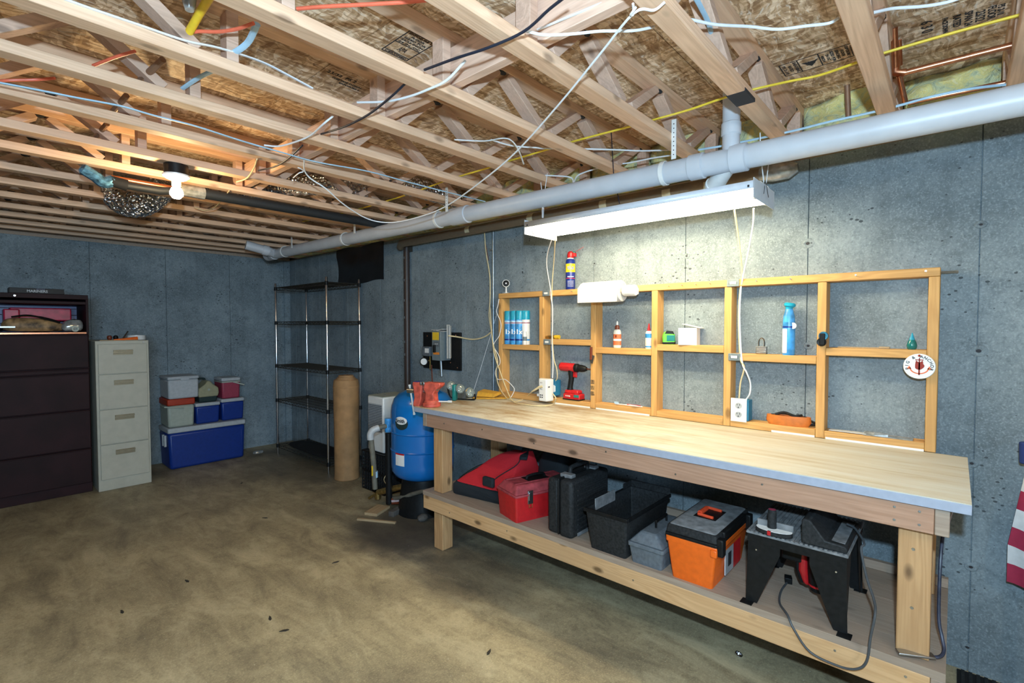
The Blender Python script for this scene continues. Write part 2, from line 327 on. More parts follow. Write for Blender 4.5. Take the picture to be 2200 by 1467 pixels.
def dup(root, loc=None, rz=None, label=None, group=None):
    r = root.copy(); COL.objects.link(r)
    if loc is not None: r.location = loc
    if rz is not None: r.rotation_euler = (0, 0, rz)
    if label: r['label'] = label
    if group: r['group'] = group
    for ch in list(root.children):
        c = ch.copy(); COL.objects.link(c); c.parent = r
        for g in list(ch.children):
            d = g.copy(); COL.objects.link(d); d.parent = c
    return r
def spline(pts, n=6):
    P = [Vector(p) for p in pts]; P = [P[0]*2-P[1]]+P+[P[-1]*2-P[-2]]; out = []
    for i in range(1, len(P)-2):
        for k in range(n):
            t = k/n; a, b, c, d = P[i-1:i+3]
            out.append(.5*((2*b)+(c-a)*t+(2*a-5*b+4*c-d)*t*t+(-a+3*b-3*c+d)*t*t*t))
    out.append(P[-2]); return out
def text(body, size, mat, parent, loc, ex, ey, name='lettering', bold=0, width=None, align='CENTER'):
    """flat lettering: ex = reading direction, ey = up direction of the letters (local to the parent)"""
    cu = bpy.data.curves.new(name, 'FONT'); cu.body = body; cu.size = size; cu.align_x = align; cu.align_y = 'CENTER'; cu.extrude = .0003; cu.offset = bold; cu.resolution_u = 3
    o = bpy.data.objects.new(name, cu); COL.objects.link(o)
    dg = bpy.context.evaluated_depsgraph_get(); me = bpy.data.meshes.new_from_object(o.evaluated_get(dg))
    COL.objects.unlink(o); bpy.data.objects.remove(o); me.materials.clear(); me.materials.append(M[mat])
    ex = Vector(ex).normalized(); ey = Vector(ey).normalized(); ez = ex.cross(ey)
    if width:
        xs = [v.co.x for v in me.vertices]; k = width/max(1e-6, max(xs)-min(xs))
        for v in me.vertices: v.co.x *= k
    q = bpy.data.objects.new(name, me); COL.objects.link(q); q.parent = parent
    q.matrix_local = Matrix(((ex.x, ey.x, ez.x, loc[0]), (ex.y, ey.y, ez.y, loc[1]), (ex.z, ey.z, ez.z, loc[2]), (0, 0, 0, 1)))
    return q
NX = (0, -1, 0)      # reading direction on faces that look to -X (towards the room)

# ================================================================ STRUCTURE
W, YB, ZT, ZO = 2.89, 6.45, 2.355, 2.59      # right wall face, back wall face, underside of trusses, underside of the subfloor
struct(MB().box((-7.7, -6.7, -.2), (3.3, 6.8, 0)).build('floor', 'floorc'))
wr = struct(MB().box((W+.012, -6.6, -.05), (W+.22, 6.66, 2.345)).build('wall_right', 'wallc'))
seams = [-.07+.6365*k for k in range(-5, 11)]+[YB]
for a, b in zip([-6.6]+seams[1:], seams[1:]):
    if b-a > .03: MB().box((W, a+.0015, -.02), (W+.03, b-.0015, 2.345)).build('panel', 'wallc', wr, bevel=.002)
wb = struct(MB().box((-7.6, YB+.012, -.05), (W+.22, YB+.22, 2.34)).build('wall_back', 'wallc'))
sx = [-7.6]+[.891+.64*k for k in range(-6, 4)]+[W]
for a, b in zip(sx, sx[1:]): MB().box((a+.0015, YB, -.02), (b-.0015, YB+.03, 2.34)).build('panel', 'wallc', wb, bevel=.002)
struct(MB().box((-7.8, -6.6, -.05), (-7.6, 6.6, 2.9)).build('wall_left', 'wallc'))
struct(MB().box((-7.7, -6.8, -.05), (3.1, -6.6, 2.9)).build('wall_front', 'wallc'))
struct(MB().box((W+.01, -6.6, 2.346), (W+.14, YB+.1, ZT)).build('trim_1', 'plank'), 'timber sill plate lying on top of the long concrete wall')
struct(MB().box((-7.6, YB, 2.34), (W, YB+.14, 2.378)).build('trim_2', 'plank'), 'timber sill plate lying on top of the far concrete wall')
struct(MB().box((W+.14, -6.6, 2.3), (W+.18, YB+.2, 2.65)).build('trim_3', 'plank'), 'rim board closing the truss ends over the long wall')
struct(MB().box((-7.6, YB+.05, 2.378), (W+.1, YB+.09, 2.65)).build('trim_4', 'plank'), 'rim board over the far concrete wall')
# form-tie craters
def crater(p, n, s=1.):
    n = Vector(n); q = n.to_track_quat('Z', 'Y').to_matrix().to_4x4(); q.translation = Vector(p)
    m = MB(); m.lathe([(.030*s, -.001), (.024*s, .0035), (.013*s, .004), (.010*s, .001)], 9, q, 1., .8)
    k = MB().lathe([(.0125*s, .0005), (.004*s, .0016)], 8, q, 1., .8)
    return m, k
for y, z in [(a, b) for a in seams[3:10] for b in (1.92, 1.39)]+[(-.068, .91), (-.073, .46), (-.073, .1)]:
    m, k = crater((W, y+rnd.uniform(-.01, .01), z+rnd.uniform(-.01, .01)), (-1, 0, 0), rnd.uniform(.7, 1.15) if y < 1 else .7)
    m.build('tie_patch', 'wallc', wr); k.build('tie_hole', 'inkblack', wr)
for x in (.891, 1.525, 2.185):
    for z in (1.93, 1.395):
        m, k = crater((x, YB, z), (0, -1, 0), .7); m.build('tie_patch', 'wallc', wb); k.build('tie_hole', 'inkblack', wb)
# subfloor
ce = struct(MB().box((-7.7, -6.7, ZO+.02), (3.2, 6.7, ZO+.06)).build('ceiling', 'osb'))
xs = [-7.7, -5.04, -3.82, -2.6, -1.38, -.16, 1.06, 2.28, 3.1]; ys = [-6.7, -4.04, -1.6, .85, 3.29, 5.73, 6.7]
for i, (a, b) in enumerate(zip(xs, xs[1:])):
    for c, d in zip(ys, ys[1:]):
        MB().box((a+.0015, c+.0015, ZO), (b-.0015, d-.0015, ZO+.019)).build('panel', 'osb', ce)
DN = (0, -1, 0)
def stamp(x, y, w, h, cols, k=1.):
    """ink frame of w (along X) by h (along -Y) with its corner at x, y and rows of printing"""
    m = MB(); e = .0022
    for dy in [0]+[c[0] for c in cols]+[h]: m.box((x, y-dy-e, ZO-.0006), (x+w, y-dy+e, ZO+.0005))
    for dx in (0, w): m.box((x+dx-e, y-h, ZO-.0006), (x+dx+e, y, ZO+.0005))
    m.build('stamp_frame', 'inkblack', ce)
    prev = 0
    for yy, lines in cols+[(h, [])]:
        pass
    starts = [0]+[c[0] for c in cols]; ends = [c[0] for c in cols]+[h]
    for (s0, s1), lines in zip(zip(starts, ends), [c[1] for c in cols]+[[]]):
        n = len(lines)
        for i, tx in enumerate(lines):
            yy = y-s0-(s1-s0)*(i+.6)/(n+.2)
            text(tx, (s1-s0)/(n+.4)*.9, 'inkblack', ce, (x+w/2, yy, ZO-.0008), (1, 0, 0), DN, bold=.0004, width=min(w*.86, .012*len(tx)*k))
p = at(1676, 146, 2, ZO); q = at(1845, 100, 2, ZO)
stamp(p.x-.02, p.y, .115, p.y-at(1850, 98, 2, ZO).y, [(.065, ['PS 2-10', 'RATED', 'SHEATHING']), (.14, ['APA']), (.26, ['48/24', '24 OC', 'SIZED FOR', 'SPACING', 'FLOOR', 'EXPOSURE 1', 'THICKNESS'])])
MB().prism([(0, -.03), (.05, 0), (0, .03), (.012, 0)], ZO-.0007, ZO+.0004, Matrix.Translation((p.x+.02, p.y-.105, 0))).build('stamp_mark', 'inkblack', ce)
p = at(820, 105.6, 2, ZO); q = at(880, 64, 2, ZO)
wst = (at(935, 92, 2, ZO)-q).length
stamp(p.x, p.y, wst, p.y-q.y, [(.02, ['CERTIFIED']), (.09, ['APA']), (p.y-q.y-.004, ['24 IN. OC', '23/32 INCH', 'SIZED FOR', 'FLOOR', 'EXPOSURE 1'])])
for (px, py), tx, s in (((735, 165), '23/32  PS 2', .03), ((745, 178), 'THIS SIDE DOWN', .018), ((750, 186), 'EXPOSURE 1', .018), ((770, 150), 'TONGUE & GROOVE', .02)):
    p = at(px, py, 2, ZO); text(tx, s, 'inkblack', ce, (p.x, p.y, ZO-.0008), (1, 0, 0), DN, bold=.0006)
for (px, py), tx, s in (((1990, 58), '6 3 0', .045), ((2030, 55), 'FACE DOWN', .02), ((2055, 45), 'RATED', .03), ((2080, 40), 'SPAN 24', .03), ((2105, 34), '23/32', .035), ((2130, 27), 'FLOOR', .03), ((2150, 20), 'PS 2-10', .025), ((1570, 215), 'EXPOSURE', .028), ((1555, 222), 'RATED', .03)):
    p = at(px, py, 2, ZO); text(tx, s, 'inkblack', ce, (p.x, p.y, ZO-.0008), (1, 0, 0), DN, bold=.0008)

# ================================================================ FLOOR TRUSSES
ORD = 'first second third fourth fifth sixth seventh eighth ninth tenth eleventh twelfth thirteenth fourteenth fifteenth sixteenth'.split()
t0 = thing('floor_truss', '', 'truss', (0, 0, ZT), 0, 'open-web wooden floor trusses under the subfloor')
CW = .0635
MB().box((-3.6, -CW/2, 0), (3.0, CW/2, .038)).build('bottom_chord', 'truss', t0, bevel=.003)
MB().box((-3.6, -CW/2, .197), (3.0, CW/2, .235)).build('top_chord', 'truss', t0, bevel=.003)
def web(x0, x1):
    MB().bar((x0, 0, .040), (x1, 0, .195), .058, .036, up=(0, 0, 1)).build('web', 'trussweb', t0, bevel=.002)
for x0, x1 in ((1.33, 1.50), (1.80, 1.56), (1.86, 2.09), (2.39, 2.15), (2.46, 2.71)): web(x0, x1)
b = .54
while b > -3.3:
    web(b, b-.21); web(b-.48, b-.26); b -= .59
for x in (.64, 1.22): MB().box((x-.019, -.03, .036), (x+.019, .03, .199)).build('post', 'trussweb', t0, bevel=.002)
MB().box((2.79, -.03, .036), (2.83, .03, .199)).build('post', 'trussweb', t0, bevel=.002)
for x in (1.53, 2.12, 2.735, .30, -.29):
    MB().lathe([(.001, -.010), (.012, -.006), (.017, .002), (.010, .009), (.001, .010)], 7, Matrix.Translation((x, -.018, .195)) @ Matrix.Rotation(.4, 4, 'X'), 1.5, .7).build('glue_blob', 'inkblack', t0)
TY = [-.15, .225, .621, 1.029, 1.441, 1.862, 2.256, 2.659, 3.089, 3.45, 3.90, 4.30, 4.73, 5.15, 5.53, 5.90, 6.22]
NAMES = ['bare pine floor truss cut by the top right corner, where the copper pipe passes', 'bare pine floor truss running steeply down to the pipe, between the printed subfloor stamps',
         'bare pine floor truss with a dark tar patch, carrying the knotted white cord', 'bare pine floor truss just left of the long plastic pipe hanger strap',
         'dark-stained knotty pine floor truss, the first crossed by both black and white cables', 'pine floor truss with a flat white cable lying along its side']
for i, y in enumerate(TY):
    lab = NAMES[i] if i < len(NAMES) else 'pale pine floor truss, %s from the far concrete wall' % ORD[len(TY)-1-i]
    if i == 0: t0.location.y = y; t0['label'] = lab; tr = t0
    else: tr = dup(t0, (0, y, ZT), 0, lab)
dup(t0, (0, -.58, ZT), 0, 'bare pine floor truss right of the copper pipe, outside the view')
# strongback through the chase
o = MB().box((1.256, -.6, 2.402), (1.294, 6.1, 2.542)).build('strongback_board', 'strong', bevel=.002)
tag(o, 'long flat pine strongback board threaded crosswise through the floor trusses', 'board')
# tar patch
MB().box((1.93, -.0335, -.0012), (2.05, .0335, .012)).build('tar_patch', 'inkblack', [o for o in bpy.data.objects if o.get('label') == NAMES[2]][0])
# insulation batts between the truss ends
ci = 0
for i in range(len(TY)-1):
    y0, y1 = TY[i]+.033, TY[i+1]-.033
    m = MB(); nx, nz = 14, 8; r2 = random.Random(i)
    vs = []
    for a in range(nx+1):
        for c in range(nz+1):
            y = y0+(y1-y0)*a/nx; z = 2.358+.23*c/nz; edge = min(1, 3*min(a/nx, 1-a/nx)+.25)
            x = 2.86-(.07*edge)*(.55+.9*noise.noise(Vector((y*6, z*9, i*3.1))))-.02*math.sin(z*60+y*9)*edge
            vs.append((x, y, z))
    for a in range(nx+1):
        for c in (0, nz): pass
    fs = [(a*(nz+1)+c, (a+1)*(nz+1)+c, (a+1)*(nz+1)+c+1, a*(nz+1)+c+1) for a in range(nx) for c in range(nz)]
    n0 = len(vs); vs += [(3.0, y0, 2.358), (3.0, y1, 2.358), (3.0, y1, 2.588), (3.0, y0, 2.588)]
    m.add(vs, fs); A = 0; B_ = nx*(nz+1); Cc = nx*(nz+1)+nz; D = nz
    m.f += [tuple([n0+1, n0] + [a*(nz+1) for a in range(nx+1)]), tuple([n0+3, n0+2]+[a*(nz+1)+nz for a in range(nx, -1, -1)]), tuple([n0, n0+3]+[c for c in range(nz, -1, -1)]), tuple([n0+2, n0+1]+[nx*(nz+1)+c for c in range(nz+1)]), (n0, n0+1, n0+2, n0+3)]
    ob = m.build('insulation_batt', 'insul', sharp=80)
    lab = ['yellow-green glass fibre batt behind the two horizontal copper pipes, top right', 'yellow-green glass fibre batt behind the short upright copper stub', 'yellow-green glass fibre batt behind the upright plastic riser pipe',
           'glass fibre batt tucked behind the upright hanger strap of the white pipe', 'glass fibre batt where the looping white cable ends meet'][i] if i < 5 else 'glass fibre batt stuffed between truss ends, %s from the far corner' % ORD[len(TY)-2-i]
    tag(ob, lab, 'insulation', 'glass fibre batts along the long wall')

# ================================================================ WORKBENCH
BT = .95
wbn = thing('workbench', 'long home-built pine workbench with pale plywood top against the concrete wall', 'workbench', (0, 0, 0))
MB().box((2.065, -.05, .915), (2.80, 2.75, BT-.003)).build('tabletop', 'benchedge', wbn, bevel=.002)
for a, b2, c, d in ((2.066, 2.40, -.049, 1.14), (2.066, 2.40, 1.141, 2.749), (2.401, 2.80, -.049, 2.749)):
    MB().box((a, c, BT-.004), (b2, d, BT)).build('top_sheet', 'bench', wbn)
MB().box((2.08, .038, .826), (2.118, 2.63, .914)).build('apron', 'apron', wbn, bevel=.003)
MB().box((2.08, 0, .826), (2.80, .037, .914)).build('end_apron', 'plank', wbn, bevel=.003)
MB().box((2.08, 2.631, .826), (2.80, 2.668, .914)).build('end_apron', 'plank', wbn, bevel=.003)
MB().box((2.76, .04, .826), (2.798, 2.63, .914)).build('apron', 'apron', wbn, bevel=.003)
for y in (.6, 1.3, 2.0): MB().box((2.119, y, .826), (2.759, y+.038, .913)).build('joist', 'plank', wbn, bevel=.002)
for y0 in (.042, 2.516):
    for x0 in (2.12, 2.668):
        MB().box((x0, y0, .386), (x0+.089, y0+.089, .825)).build('leg', 'leg', wbn, bevel=.004)
        MB().box((x0, y0, 0), (x0+.089, y0+.089, .356)).build('leg', 'leg', wbn, bevel=.004)
MB().box((2.70, 1.76, .386), (2.735, 1.80, .90)).build('rear_brace', 'leg', wbn, bevel=.002)
MB().box((2.08, .038, .267), (2.118, 2.668, .356)).build('shelf_front_board', 'shelfb', wbn, bevel=.003)
MB().box((2.08, 0, .267), (2.80, .037, .356)).build('shelf_end_board', 'plank', wbn, bevel=.003)
for y in (.9, 1.7, 2.60): MB().box((2.119, y, .267), (2.80, y+.038, .355)).build('shelf_joist', 'plank', wbn)
for a, b2 in ((2.080, 2.2192), (2.2208, 2.3602), (2.3618, 2.5012), (2.5028, 2.6422), (2.6438, 2.80)):
    MB().box((a, 0.0, .357), (b2, 2.672, .385)).build('shelf_plank', 'plank', wbn)
MB().box((2.77, 0, .386), (2.80, 2.6, .425)).build('shelf_back_rail', 'plank', wbn, bevel=.002)
m = MB()
for y, z in ((.075, .893), (.075, .849), (.14, .893), (.14, .849), (.55, .88), (.9, .85), (1.25, .89), (1.7, .86), (2.1, .88), (2.45, .87), (.3, .33), (.1, .30), (.1, .33), (1.1, .31), (1.9, .32), (2.4, .3)):
    m.lathe([(.0045, 0), (.004, .0016), (.001, .002)], 8, Matrix.Translation((2.0802, y, z)) @ Matrix.Rotation(-PI/2, 4, 'Y'))
m.build('nail_head', 'steel', wbn)['kind'] = 'stuff'
m = MB()
for z in (.55, .75): m.lathe([(.0055, 0), (.0045, .002)], 8, Matrix.Translation((2.1202, .09, z)) @ Matrix.Rotation(-PI/2, 4, 'Y'))
m.build('nail_head', 'steel', wbn)['kind'] = 'stuff'

# ---------------------------------------------------------------- stud rack over the bench
sr = thing('stud_rack', 'orange-toned pine stud frame with shelf pockets standing on the bench against the wall', 'rack', (0, 0, 0))
FX = 2.80
MB().box((FX, .052, 1.712), (W, 2.644, 1.75)).build('top_plate', 'plate', sr, bevel=.003)
SY = [(.052, .090), (.466, .504), (.907, .945), (1.334, 1.372), (1.766, 1.804), (2.203, 2.241), (2.606, 2.644)]
for a, b2 in SY: MB().box((FX, a, BT+.001), (W-.002, b2, 1.711)).build('stud', 'stud', sr, bevel=.003)
SZ = [1.394, 1.350, 1.389, 1.358, 1.406, 1.359]
for (a, b2), z in zip(zip(SY, SY[1:]), SZ):
    MB().box((FX, a[1]+.0005, z-.038), (W-.002, b2[0]-.0005, z)).build('shelf_block', 'plate', sr, bevel=.0025)
    MB().box((FX, a[1]+.0005, BT+.001), (W-.002, b2[0]-.0005, BT+.039)).build('base_block', 'plate', sr, bevel=.0025)
m = MB()
for y in (.10, .35, .62, .78, 1.02, 1.10, 1.18, 1.26, 1.55, 1.95): m.tube([(FX-.018, y, 1.735), (FX+.002, y, 1.731)], .0018, 6); m.lathe([(.004, 0), (.004, .0015)], 8, Matrix.Translation((FX-.019, y, 1.735)) @ Matrix.Rotation(PI/2, 4, 'Y'))
for k in range(2): m.tube([(2.85, .052, 1.728+.006*k), (2.85, -.005, 1.728+.006*k)], .002, 6)
m.build('nail', 'steel', sr)['kind'] = 'stuff'
# dressing of the lower front: white paint overspill strip
for (a, b2) in ((.092, .46), (.506, .70), (1.38, 1.76), (1.806, 2.1)):
    MB().box((FX-.0012, a, BT+.0005), (FX+.001, b2, BT+.010)).build('paint_smear', 'white', sr)
for k in range(4): text('SPF  HT  KD', .02, 'inkblack', sr, (FX-.0008, 1.795-.008*k, 1.09), (0, 0, 1), (0, 1, 0), name='stamp_lettering') if k < 3 else None
S = SZ   # shelf heights: pocket 0 is the one nearest the right end

# ================================================================ THINGS IN THE STUD RACK
def cyl(prof, name, mat, par, seg=24, off=(0, 0, 0), **k): return MB().lathe(prof, seg, Matrix.Translation(off)).build(name, mat, par, **k)
# spray cans, pocket 5
zs = SZ[5]
for i, (x, y, lab) in enumerate(((2.838, 2.572, 'leftmost of the blue-and-white spray cans, close to the end stud'), (2.833, 2.508, 'blue-and-white spray can marked 1x, second from the left end stud'),
                                 (2.832, 2.455, 'blue-and-white spray can marked 1x, the middle one beside a white bottle'), (2.855, 2.415, 'whitish spray can with teal cap at the back right of the can group'))):
    t = thing('spray_can', lab, 'spray can', (x, y, zs), 0, 'spray paint cans in the left shelf pocket')
    cyl([(.0325, 0), (.033, .004), (.033, .185), (.0315, .19)], 'body', 'skyb' if i < 3 else 'white', t)
    cyl([(.0335, .188), (.0335, .25), (.030, .255), (.001, .255)], 'cap', 'teal', t)
    cyl([(.0334, .155), (.0334, .180)], 'label_band', 'white' if i == 3 else 'bcable', t)
    cyl([(.0336, .160), (.0336, .166)], 'label_stripe', 'cpink', t)
    if i < 3:
        d = Vector((-.85, -.53, 0)); text('1x', .050, 'white', t, (-.0355*.85, -.0355*.53, .095), (.53, -.85, 0), (0, 0, 1), bold=.0015)
    cyl([(.0334, .03), (.0336, .042)], 'label_stripe', 'skyb' if i == 3 else 'navy', t)
t = thing('white_bottle', 'small slim white bottle standing right of the spray cans', 'bottle', (2.822, 2.395, zs))
cyl([(.014, 0), (.016, .004), (.016, .085), (.012, .094), (.012, .10), (.001, .10)], 'body', 'white', t)
cyl([(.0163, .03), (.0163, .06)], 'label_band', 'panelgrey', t)
# pocket 4: small brass fittings with a yellow cap
zs = SZ[4]
t = thing('plug_fitting', 'dark brass plug fitting lying behind the cord on a shelf', 'fitting', (2.83, 2.185, zs+.013))
MB().tube([(0, .02, 0), (0, 0, 0)], .009, 10).tube([(0, 0, 0), (0, -.015, 0)], .013, 6).build('body', 'brass', t)
t = thing('pipe_fitting', 'brass valve fitting with a bright yellow cap lying on a shelf', 'fitting', (2.83, 2.11, zs+.015))
MB().tube([(0, .045, 0), (0, .01, 0)], .011, 12).tube([(0, .032, 0), (0, .022, 0)], .0145, 6).build('body', 'brass', t)
MB().tube([(0, .010, 0), (0, -.028, 0)], [.014, .0145], 14).build('cap', 'yellow', t)
# pocket 3: two glue bottles
zs = SZ[3]
t = thing('glue_bottle', 'white glue bottle with orange-brown label and clear nozzle', 'bottle', (2.835, 1.625, zs))
MB().lathe([(.024, 0), (.027, .005), (.027, .10), (.022, .114), (.013, .120)], 24, None, .62, 1).build('body', 'glue', t)
MB().lathe([(.0275, .018), (.0275, .088)], 24, None, .64, 1).build('label_band', 'orangeink', t)
MB().lathe([(.0278, .045), (.0278, .058)], 24, None, .65, 1).build('label_stripe', 'white', t)
MB().lathe([(.0278, .066), (.0278, .082)], 24, None, .65, .6).build('label_mark', 'brown', t)
cyl([(.015, .119), (.015, .138), (.009, .147)], 'cap', 'brown', t)
cyl([(.007, .147), (.006, .163), (.003, .172)], 'nozzle', 'white', t)
t = thing('glue_bottle', 'white glue bottle with blue label and red tip beside a stud', 'bottle', (2.835, 1.405, zs))
MB().lathe([(.020, 0), (.023, .005), (.023, .095), (.018, .108), (.009, .112)], 24, None, .7, 1).build('body', 'glue', t)
MB().lathe([(.0235, .068), (.0235, .094)], 24, None, .72, 1).build('label_band', 'skyb', t)
MB().lathe([(.0235, .010), (.0235, .018)], 24, None, .72, 1).build('label_stripe', 'skyb', t)
cyl([(.010, .111), (.009, .122), (.004, .150), (.003, .156)], 'nozzle', 'red', t)
# pocket 2: tape measure and white box
zs = SZ[2]
t = thing('tape_measure', 'lime green and black tape measure on a shelf beside a small white box', 'tape measure', (2.835, 1.275, zs), .35)
MB().prism([(-.035, .004), (-.03, 0), (.035, 0), (.037, .05), (.03, .072), (.01, .080), (-.02, .076), (-.034, .055)], -.02, .02, Matrix(((0, 0, 1, 0), (1, 0, 0, 0), (0, 1, 0, 0), (0, 0, 0, 1)))).build('body', 'green', t, bevel=.006)
MB().prism([(-.0365, .003), (.037, .0015), (.038, .014), (-.0365, .016)], -.0215, .0215, Matrix(((0, 0, 1, 0), (1, 0, 0, 0), (0, 1, 0, 0), (0, 0, 0, 1)))).build('base_grip', 'black', t, bevel=.003)
MB().prism([(-.03, .06), (.028, .062), (.012, .083), (-.02, .079)], -.0205, .0205, Matrix(((0, 0, 1, 0), (1, 0, 0, 0), (0, 1, 0, 0), (0, 0, 0, 1)))).build('top_grip', 'black', t, bevel=.003)
MB().box((-.022, -.034, .02), (-.0195, .012, .055)).build('side_panel', 'dgreen', t, bevel=.001)
t = thing('small_box', 'small white cardboard box with half-open lid flap on a shelf', 'box', (2.835, 1.153, zs), .12)
MB().box((-.038, -.052, 0), (.038, .052, .098)).build('body', 'white', t, bevel=.001)
MB().box((-.040, -.054, .0985), (.040, .054, .101), mat=Matrix.Translation((0, .0, .012)) @ Matrix.Rotation(.22, 4, 'X')).build('lid_flap', 'white', t)
# pocket 1: padlock and air freshener
zs = SZ[1]
t = thing('padlock', 'laminated steel padlock standing on a shelf beside a blue spray bottle', 'padlock', (2.835, .762, zs))
MB().box((-.015, -.025, 0), (.015, .025, .040)).build('body', 'steel', t, bevel=.004)
for k in range(5): MB().box((-.0156, -.0256, .004+.008*k), (.0156, .0256, .009+.008*k)).build('lamination', 'steel', t, bevel=.001)
MB().tube(spline([(0, .013, .038), (0, .014, .062), (0, .010, .078), (0, 0, .085), (0, -.010, .078), (0, -.014, .062), (0, -.013, .038)], 4), .0038, 10).build('shackle', 'chrome', t)
t = thing('air_freshener', 'blue air freshener spray bottle with waisted neck and tilted cap', 'bottle', (2.835, .635, zs))
cyl([(.027, 0), (.029, .006), (.029, .15), (.028, .17)], 'body', 'skyb', t)
cyl([(.0282, .168), (.026, .20), (.019, .225), (.0165, .236)], 'shoulder', 'skyb', t)
cyl([(.0294, .140), (.0294, .148)], 'label_stripe', 'navy', t)
MB().lathe([(.0165, .236), (.018, .245), (.026, .252), (.027, .262), (.020, .268), (.001, .268)], 24, Matrix.Translation((0, .006, 0)) @ Matrix.Translation((0, 0, .24)) @ Matrix.Rotation(.16, 4, 'X') @ Matrix.Translation((0, -.006, -.24))).build('cap', 'teal', t)
MB().box((-.0302, .0, .01), (-.0180, .0235, .135)).build('label_panel', 'white', t, bevel=.004)
MB().lathe([(.016, 0), (.016, .002)], 20, Matrix.Translation((-.019, -.0225, .150)) @ Matrix.Rotation(-PI/2, 4, 'Y') @ Matrix.Rotation(.0, 4, 'X')).build('label_badge', 'white', t)
# pocket 0: bulb-shaped glass, pencil
zs = SZ[0]
t = thing('glass_bottle', 'dark teal tear-shaped glass bottle with pointed stopper on the right shelf', 'bottle', (2.835, .143, zs))
cyl([(.012, 0), (.017, .006), (.019, .018), (.015, .035), (.010, .044)], 'body', 'dgreen', t)
cyl([(.011, .043), (.010, .047), (.001, .075)], 'stopper', 'teal', t)
o = MB().box((2.815, .22, zs), (2.835, .42, zs+.006)).box((2.812, .22, zs+.001), (2.838, .26, zs+.010)).build('wooden_stick', 'scrap', bevel=.002); tag(o, 'thin pale wooden stick lying on the right shelf of the stud frame', 'stick')
# base pockets
zb = BT+.039
t = thing('leather_belt', 'rolled tan-orange leather tool belt lying on the frame base', 'belt', (2.835, .63, zb), .12)
MB().lathe([(.03, .0), (.034, .022), (.033, .05)], 32, None, .9, 3.0).build('band', 'oleather', t)
MB().lathe([(.026, .004), (.026, .052), (.024, .052), (.024, .004)], 32, None, .9, 3.1).build('lining', 'black', t)
MB().tube(spline([(0, -.07, .045), (.005, -.10, .03), (.0, -.13, .018), (.005, -.10, .012), (.0, -.07, .02)]), .006, 8).build('buckle_loop', 'black', t)
MB().tube(spline([(.0, .06, .05), (.01, .02, .062), (-.005, -.03, .05), (.01, -.06, .055)]), .007, 8).build('strap', 'black', t)
t = thing('toothbrush', 'red and white toothbrush lying on the frame base', 'toothbrush', (2.825, 1.54, zb+.005), 0)
MB().tube([(0, .09, .002), (0, .03, .003), (0, -.02, .004), (0, -.10, .003)], [.004, .003, .006, .004], 8).build('handle', 'white', t)
MB().tube([(0, .005, .006), (0, -.09, .006)], [.0045, .0035], 8).build('grip', 'red', t)
MB().box((-.005, .068, .004), (.005, .095, .016)).build('bristles', 'bcable', t)
t = thing('plastic_packet', 'clear plastic packet with paper insert lying on the frame base at the right', 'packet', (2.83, .25, zb))
MB().box((-.025, -.12, .001), (.03, .06, .004)).build('sleeve', 'silver', t); MB().box((-.02, .05, .002), (.025, .20, .006)).build('card', 'paper', t, bevel=.002)
MB().prism([(-.02, .02), (.0, -.03), (.02, .04), (.0, .06)], .004, .016).build('crumpled_corner', 'silver', t)
# things on the top plate
t = thing('oil_spray_can', 'tall blue and yellow lubricant spray can with red straw top', 'spray can', (2.845, 2.0, 1.75), 0)
cyl([(.031, 0), (.0325, .003), (.0325, .20), (.030, .205), (.024, .212)], 'body', 'navy', t)
cyl([(.0327, .118), (.0329, .178)], 'label_band', 'lyellow', t)
cyl([(.0331, .112), (.0331, .120)], 'label_stripe', 'navy', t)
cyl([(.024, .21), (.022, .218), (.016, .222)], 'dome', 'white', t)
MB().lathe([(.022, .0), (.025, .018), (.022, .038), (.012, .046), (.001, .047)], 20, Matrix.Translation((0, 0, .220)) @ Matrix.Rotation(.12, 4, 'X')).box((-.014, -.042, .226), (.014, -.01, .252)).build('spray_head', 'red', t, bevel=.003)
MB().box((-.006, -.042, .25), (.006, -.018, .262)).build('hinge', 'dgreen', t, bevel=.001)
MB().tube([(0, -.035, .256), (-.01, -.115, .283)], .0013, 6).build('straw', 'red', t)
dv = Vector((-.80, -.60, 0))
text('WD-40', .036, 'navy', t, (-.0335*.80, -.0335*.60, .146), (.60, -.80, 0), (0, 0, 1), bold=.0012, width=.046)
text('SMART STRAW', .009, 'white', t, (-.0335*.80, -.0335*.60, .088), (.60, -.80, 0), (0, 0, 1), bold=.0003, width=.044)
MB().lathe([(.0329, .075), (.0329, .0795)], 24).build('label_stripe', 'red', t)
for k in range(5): text('STOPS SQUEAKS', .006, 'white', t, (-.0335*.80, -.0335*.60, .058-.009*k), (.60, -.80, 0), (0, 0, 1), width=.042)
t = thing('security_camera', 'small round black-faced camera on a white stand atop the frame corner', 'camera', (2.845, 2.605, 1.75))
cyl([(.03, 0), (.03, .004), (.008, .008), (.006, .02), (.005, .052)], 'stand', 'white', t)
q = Matrix.Translation((-.004, -.002, .078)) @ Matrix.Rotation(-.62, 4, 'Z') @ Matrix.Rotation(PI/2, 4, 'Y').inverted()
q = Matrix.Translation((-.004, -.002, .078)) @ Vector((-.7, -.7, .05)).to_track_quat('Z', 'Y').to_matrix().to_4x4()
MB().lathe([(.02, -.014), (.028, -.010), (.029, .006), (.026, .008)], 24, q).build('housing', 'white', t)
MB().lathe([(.0255, .0075), (.020, .0105), (.001, .011)], 24, q).build('lens_cover', 'black', t)
MB().lathe([(.007, .0108), (.005, .013), (.001, .013)], 16, q).build('lens', 'chrome', t)
